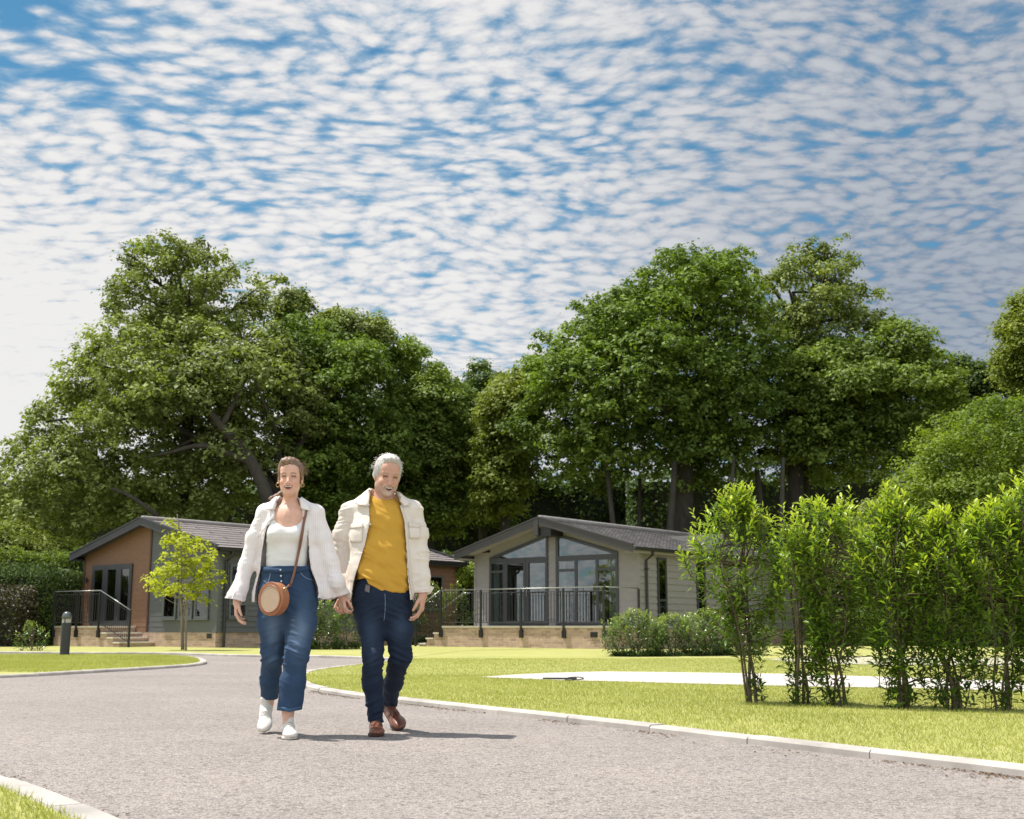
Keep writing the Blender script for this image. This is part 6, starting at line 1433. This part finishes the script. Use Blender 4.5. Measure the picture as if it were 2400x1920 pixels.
# ------------------------------------------------------------------ man
M_JEANM = cloth_mat('dark_denim', (0.012, 0.022, 0.045), .8, var=.2, wear=(0.030, 0.052, 0.090))
M_MUSTARD = cloth_mat('mustard_jersey', (0.60, 0.335, 0.048), .9, var=.04)
M_CREAM = cloth_mat('cream_twill', (0.78, 0.70, 0.61), .9, var=.04)
M_CREAM2 = cloth_mat('cream_twill_edge', (0.72, 0.64, 0.55), .9, var=.04)
M_BROWNL = pmat('brown_leather', (0.165, 0.062, 0.034), .32, .25, 14)
M_BROWNS = pmat('dark_sole', (0.055, 0.028, 0.02), .6, .1, 10)
M_HAIRM = hair_mat('silver_hair', (0.33, 0.30, 0.275), (0.70, 0.65, 0.59))
M_GREYTAB = pmat('grey_belt_end', (0.16, 0.145, 0.13), .6, .1, 10)
def build_man():
    A = Figure(7.80, 890); W, R, c = A.W, A.R, A.c
    ho, hs, hR = W(909, 1114.5, -.03), 1.06, rot(math.radians(17), math.radians(15), math.radians(5))
    B = Field([W(770, 1500)[0], -.42, -.02], [W(1030, 1500)[0], .50, W(905, 1040)[2]], .0037)
    hf = lambda P: head_fn(((P - ho) @ hR) / hs, True) * hs
    B.add(hf, ho - [.12, .15, .16], ho + [.12, .15, .16])
    B.chain([(ho + [-.02, .035, -.06], .062, 1), (W(898, 1178, .03), .066, 1), (W(895, 1200, .03), .075, .9)], .03)
    B.chain([c(860, 1207, 14, .03), c(822, 1214, 13, .04), c(797, 1290, 12, .045), c(810, 1380, 10, .0), c(815, 1391, 10, -.03)], .03)
    B.chain([c(925, 1207, 14, .03), c(960, 1214, 13, .03), c(982, 1290, 12, .02), c(990, 1378, 10, -.02), c(990, 1394, 10, -.03)], .03)
    B.chain([c(893, 1225, 55, .02, .6), c(896, 1300, 54, .0, .75), c(897, 1370, 55, .0, .78), c(897, 1410, 54, .02, .75)], .04)
    B.chain([c(870, 1410, 30, .01), c(874, 1536, 20, -.06), c(876, 1610, 13, -.04), c(882, 1680, 11, -.02), c(882, 1700, 12, -.03)], .03)
    B.chain([c(928, 1410, 30, .01), c(938, 1536, 20, .0), c(922, 1600, 12, .19), c(911, 1655, 11, .36), c(912, 1668, 12, .37)], .03)
    B.cone(W(882, 1700, -.02), W(882, 1708, -.08), .028, .022, 1, .02); B.cone(W(912, 1668, .37), W(918, 1680, .33), .026, .020, 1, .02)
    hand(B, W(815, 1393, -.0), (-.16, .02, -1), (-.45, -.9, 0), (-.9, .45, 0), 1.0, (1.25, 1.25, 1.2, 1.2), .9, .5, .03)
    hand(B, W(990, 1395, -.03), (-.04, -.12, -1), (-.9, .1, 0), (-.35, -.95, 0), 1.06, (.75, .8, .9, .95), .6, .5, .08)
    V, F = B.mesh(); V = relax(V, F, 1, .35); me = npmesh('person', V, F); colour_body(me, V, SK_M, ho, hR, hs, True)
    P = link('person', me, M_SKIN, None, smooth=True); P.location = A.o
    tag(P, 'smiling grey-haired man in a cream overshirt, mustard top and dark jeans, looking down', 'person')
    A.trees.append(BVHTree.FromPolygons([tuple(v) for v in V], [tuple(map(int, q)) for q in F]))
    H = Field(ho - [.14, .16, .14], ho + [.14, .17, .18], .0042)
    def hair(Pt):
        q = ((Pt - ho) @ hR) / hs
        f = s_ell(q, (0, .022, .042), (.084, .100, .086)); f = smin(f, s_ell(q, (0, .040, -.012), (.081, .072, .060)), .03)
        f = smin(f, s_ell(q, (0, -.03, .105), (.050, .045, .022)), .03)
        f = smax(f, -s_ell(q, (.0, -.115, -.0), (.068, .088, .085)), .010); f = smax(f, -s_ell(q, (.0, -.10, .062), (.050, .062, .030)), .010)
        f = smax(f, -s_ell(q, (0, -.05, -.10), (.10, .10, .082)), .015)
        return (f + .0035 * vnoise(q * [70, 110, 70]) + .0012 * np.sin(q[..., 0] * 190 + 70 * q[..., 1])) * hs
    H.add(hair, H.lo, H.lo + H.h * H.n); V, F = H.mesh(); hr = A.finish('hair', V, F, M_HAIRM, P, rel=1, collide=False); strands(A, hr, ho, hR, hs, M_HAIRM, 150, 4, start=(.085, .10, .087), ctr=(0, .022, .042), lenr=(.015, .035))
    # ---- mustard top
    T = Field([W(810, 1300)[0], -.27, W(890, 1400)[2]], [W(985, 1300)[0], .24, W(890, 1150)[2]], .0048)
    T.chain([c(893, 1195, 38, .02, .75), c(893, 1225, 62, .02, .62), c(896, 1300, 63, -.005, .74), c(897, 1350, 64, -.01, .78), c(897, 1400, 62, .0, .78)], .04)
    T.chain([c(850, 1205, 16, .03), c(894, 1190, 26, .02), c(938, 1205, 16, .03)], .03)
    T.cone(W(895, 1184, .02), W(896, 1176, .01), .076, .070, .95, .02); T.cone(W(896, 1330, -.06), W(896, 1345, -.06), .11, .11, .7, .05)
    T.cut(lambda P_: s_cone(P_, W(896, 1174, .01), ho, .064, .07), T.lo, T.lo + T.h * T.n, .004)
    ht = lambda x: np.interp(x, [W(p, 1370)[0] for p in (835, 850, 862, 868, 900, 960)], [W(890, y)[2] for y in (1363, 1362, 1359, 1369, 1386, 1390)])
    T.cut(lambda P_: (P_[..., 2] - ht(P_[..., 0])), T.lo, T.lo + T.h * T.n)
    def td(V, N_):
        D = V.copy(); D[:, 2] += .5 * (V[:, 0] - W(960, 1300)[0]); b = .5 + 1.3 * np.clip((W(890, 1260)[2] - V[:, 2]) / .2, 0, 1)
        return .0085 * b * (.5 - 2 * np.abs(vnoise(D * [4.5, 4.5, 14] + 4))) + .0035 * b * (.5 - 2 * np.abs(vnoise(D * [11, 11, 32] + 9))) + .0015 * vnoise(V * [20, 20, 22])
    V, F = T.mesh(); A.finish('mustard_top', V, F, M_MUSTARD, P, td)
    # ---- jeans
    J = Field([W(815, 1500)[0], -.32, W(880, 1714, -.1)[2] - .02], [W(985, 1500)[0], .52, W(890, 1345)[2]], .0046)
    J.chain([c(897, 1352, 57, .0, .78), c(897, 1400, 67, .01, .78), c(897, 1425, 67, .015, .78)], .03)
    J.chain([c(867, 1420, 35, .01, .95), c(872, 1471, 31, -.03, .95), c(874, 1536, 24, -.08, 1), c(873, 1600, 23, -.04, 1), c(879, 1650, 18.5, -.03, 1), c(881, 1708, 18.5, -.03, 1)], .03)
    J.chain([c(929, 1420, 36, .01, .95), c(936, 1480, 31, -.01, .95), c(938, 1540, 25, .0, 1), c(922, 1601, 21, .20, 1), c(913, 1645, 17.5, .35, 1), c(911, 1662, 17, .38, 1)], .03)
    cut_end(J, W(881, 1693, -.03), (0, 0, -1), .13); cut_end(J, W(913, 1651, .36), (-.08, .35, -1), .13)
    J.cut(lambda P_: s_cone(P_, W(881, 1706, -.03), W(880, 1662, -.03), .042, .036), J.lo, J.lo + J.h * J.n); J.cut(lambda P_: s_cone(P_, W(911, 1668, .38), W(915, 1630, .31), .039, .03), J.lo, J.lo + J.h * J.n)
    zk, zh, za = W(874, 1545)[2], W(890, 1435)[2], W(880, 1670)[2]
    def jd(V, N_):
        b = .45 + np.exp(-((V[:, 2] - zk) / .09) ** 2) + 1.1 * np.exp(-((V[:, 2] - zh) / .07) ** 2) + 1.0 * np.exp(-((V[:, 2] - za) / .07) ** 2)
        D = V.copy(); D[:, 2] += .45 * np.abs(V[:, 0] - W(900, 1420)[0]); return .0065 * b * (.5 - 2.2 * np.abs(vnoise(D * [6, 6, 24] + 7.3))) + .003 * b * (.5 - 2 * np.abs(vnoise(D * [15, 15, 55] + 4))) + .0018 * vnoise(V * [20, 20, 12] + 8)
    wear = denim_wear([(W(868, 1480, -.12), (.045, .2, .12), .8), (W(938, 1470, -.10), (.045, .2, .10), .8), (W(874, 1545, -.1), (.04, .2, .05), .6)])
    V, F = J.mesh(); A.finish('jeans', V, F, M_JEANM, P, jd, wear=wear); jt = len(A.trees) - 1
    A.strap('fly_seam', [(902, 1392), (903, 1410), (902, 1435), (900, 1455)], 1.3, M_STITCH, P, .003, .0015)
    A.strap('pocket_seam', [(836, 1390), (846, 1398), (858, 1388), (861, 1372)], 1.3, M_STITCH2, P, .003, .0015)
    A.patch('belt_end', [(858, 1370), (855, 1386)], [(868, 1372), (866, 1390)], M_GREYTAB, P, 5, 4, .006, .003, [jt])
    # ---- cream overshirt
    S = Field([W(765, 1300)[0], -.34, W(890, 1430)[2]], [W(1035, 1300)[0], .32, W(890, 1135)[2]], .0048)
    S.chain([c(862, 1180, 20, .045), c(820, 1200, 22, .04), c(803, 1250, 21, .04), c(797, 1300, 19, .045), c(804, 1360, 18, .02), c(811, 1395, 16, -.02)], .03)
    S.chain([c(928, 1180, 20, .045), c(966, 1198, 24, .03), c(978, 1250, 24, .03), c(983, 1300, 21, .02), c(988, 1350, 20, .0), c(991, 1392, 19, -.02)], .03)
    S.chain([c(894, 1205, 66, .03, .66), c(894, 1260, 72, .01, .72), c(896, 1340, 78, .005, .76), c(898, 1425, 84, .01, .74)], .04)
    shell(S, .009)
    zs = [W(890, y)[2] for y in (1140, 1155, 1180, 1227, 1274, 1320, 1362, 1407, 1440)]
    xl = [W(x, 1300)[0] for x in (872, 866, 866, 870, 862, 850, 836, 828, 826)]; xr = [W(x, 1300)[0] for x in (924, 928, 938, 949, 953, 956, 960, 966, 968)]
    open_front(S, zs, xl, xr, .0); S.cut(lambda P_: s_cone(P_, W(895, 1185, .04), ho + [-.01, .04, -.03], .090, .082), S.lo, S.lo + S.h * S.n)
    zh = W(830, 1408)[2]; zh2 = W(980, 1402)[2]
    S.cut(lambda P_: np.where((P_[..., 0] > W(812, 1400)[0]) & (P_[..., 0] < W(972, 1400)[0]), (P_[..., 2] - zh), 1.0), S.lo, S.lo + S.h * S.n)
    S.cut(lambda P_: np.where((P_[..., 0] <= W(812, 1400)[0]) | (P_[..., 0] >= W(972, 1400)[0]), (P_[..., 2] - W(800, 1392)[2]), 1.0), S.lo, S.lo + S.h * S.n)
    def sd(V, N_): D = V + .03 * vnoise(V * 6)[:, None]; arm = (np.abs(V[:, 0] - W(895, 1300)[0]) > .20) * 1.0; return .0040 * (.5 - 2.1 * np.abs(vnoise(D * [9, 9, 4] + 6.0))) + .0050 * (.30 + arm) * (.5 - 2.1 * np.abs(vnoise(D * [7, 7, 24] + 9))) + .0015 * vnoise(V * 40)
    V, F = S.mesh(); A.finish('overshirt', V, F, M_CREAM, P, sd); st = len(A.trees) - 1
    A.patch('collar', [(868, 1146), (852, 1158), (834, 1182)], [(866, 1166), (864, 1188), (842, 1184)], M_CREAM, P, 9, 6, .014, .004, [st], lambda i, j: .008 * j)
    A.patch('collar', [(926, 1149), (940, 1160), (960, 1180)], [(932, 1166), (946, 1188), (958, 1186)], M_CREAM, P, 9, 6, .014, .004, [st], lambda i, j: .008 * j)
    A.patch('placket', [(862, 1190), (864, 1227), (856, 1274), (844, 1320), (831, 1362), (823, 1403)], [(867, 1190), (870, 1227), (862, 1274), (850, 1320), (837, 1362), (828, 1404)], M_CREAM2, P, 26, 2, .005, .004, [st])
    A.patch('placket', [(937, 1185), (948, 1222), (952, 1274), (956, 1320), (960, 1362), (967, 1402)], [(942, 1185), (953, 1222), (957, 1274), (961, 1320), (965, 1362), (972, 1402)], M_CREAM2, P, 26, 2, .005, .004, [st])
    A.patch('chest_pocket', [(823, 1231), (821, 1262), (822, 1272)], [(850, 1228), (850, 1262), (848, 1271)], M_CREAM, P, 8, 6, .005, .003, [st])
    A.patch('pocket_flap', [(822, 1229), (822, 1240)], [(852, 1226), (851, 1238)], M_CREAM2, P, 3, 6, .009, .003, [st])
    A.patch('chest_pocket', [(958, 1226), (960, 1262)], [(984, 1230), (984, 1262)], M_CREAM, P, 8, 6, .005, .003, [st])
    A.patch('pocket_flap', [(957, 1224), (958, 1236)], [(984, 1227), (985, 1238)], M_CREAM2, P, 3, 6, .009, .003, [st])
    for px, py in ((866, 1229), (858, 1274), (846, 1316), (834, 1362)):
        h = A.hit(px, py, .012, [st]); 
        if h is None: continue
        b = MB(); b.tube([(0, 0, 0), (0, -.003, 0)], [.0058, .0052], 10); o = b.build('button', M_CREAM2, P); o.location = h
    # turned back cuff flap on his left sleeve
    cf = MB(); cf.raw([tuple(W(x, y, d)) for x, y, d in [(996, 1368, -.03), (1017, 1377, .0), (1008, 1392, -.01), (994, 1396, -.04)]], [(0, 1, 2, 3)]); o = cf.build('turned_cuff', M_CREAM, P); o.modifiers.new('t', 'SOLIDIFY').thickness = .005
    # ---- tassel loafers
    for heel, toe, up in ((W(881, 1704, .03) * [1, 1, 0], W(882, 1720, -.255) * [1, 1, 0], (0, 0, 1)), (W(911, 1672, .41), W(941, 1713, .165), (.05, -.72, .68))):
        U, So, M = shoe_field(A, heel, toe, up, 1.06, .090); V, F = U.mesh(); o = A.finish('loafer', V, F, M_BROWNL, P, rel=2); V, F = So.mesh(); A.finish('sole', V, F, M_BROWNS, o, rel=2)
        L = np.linalg.norm(toe - heel)
        for sx in (-1, 1):
            t = MB(); t.tube([tuple(heel + M @ np.array([sx * .004, L * .50, .078])), tuple(heel + M @ np.array([sx * .012, L * .60, .070])), tuple(heel + M @ np.array([sx * .016, L * .66, .062]))], [.004, .005, .006], 6); t.build('tassel', M_BROWNL, o)
        t = MB(); t.tube([tuple(heel + M @ np.array([sx, L * .52, .076 - abs(sx) * .5])) for sx in (-.034, -.018, 0, .018, .034)], .0045, 6); t.build('strap', M_BROWNS, o)
    # gold bracelet / watch on the wrist beside her cuff
    w = W(816, 1391, -.02); b = MB(); b.tube([tuple(w + [.024 * math.cos(t), .024 * math.sin(t), .004 * math.sin(2 * t)]) for t in np.linspace(0, 6.28, 18)], .0035, 5, False); b.build('bracelet', M_GOLD, P)
build_man()
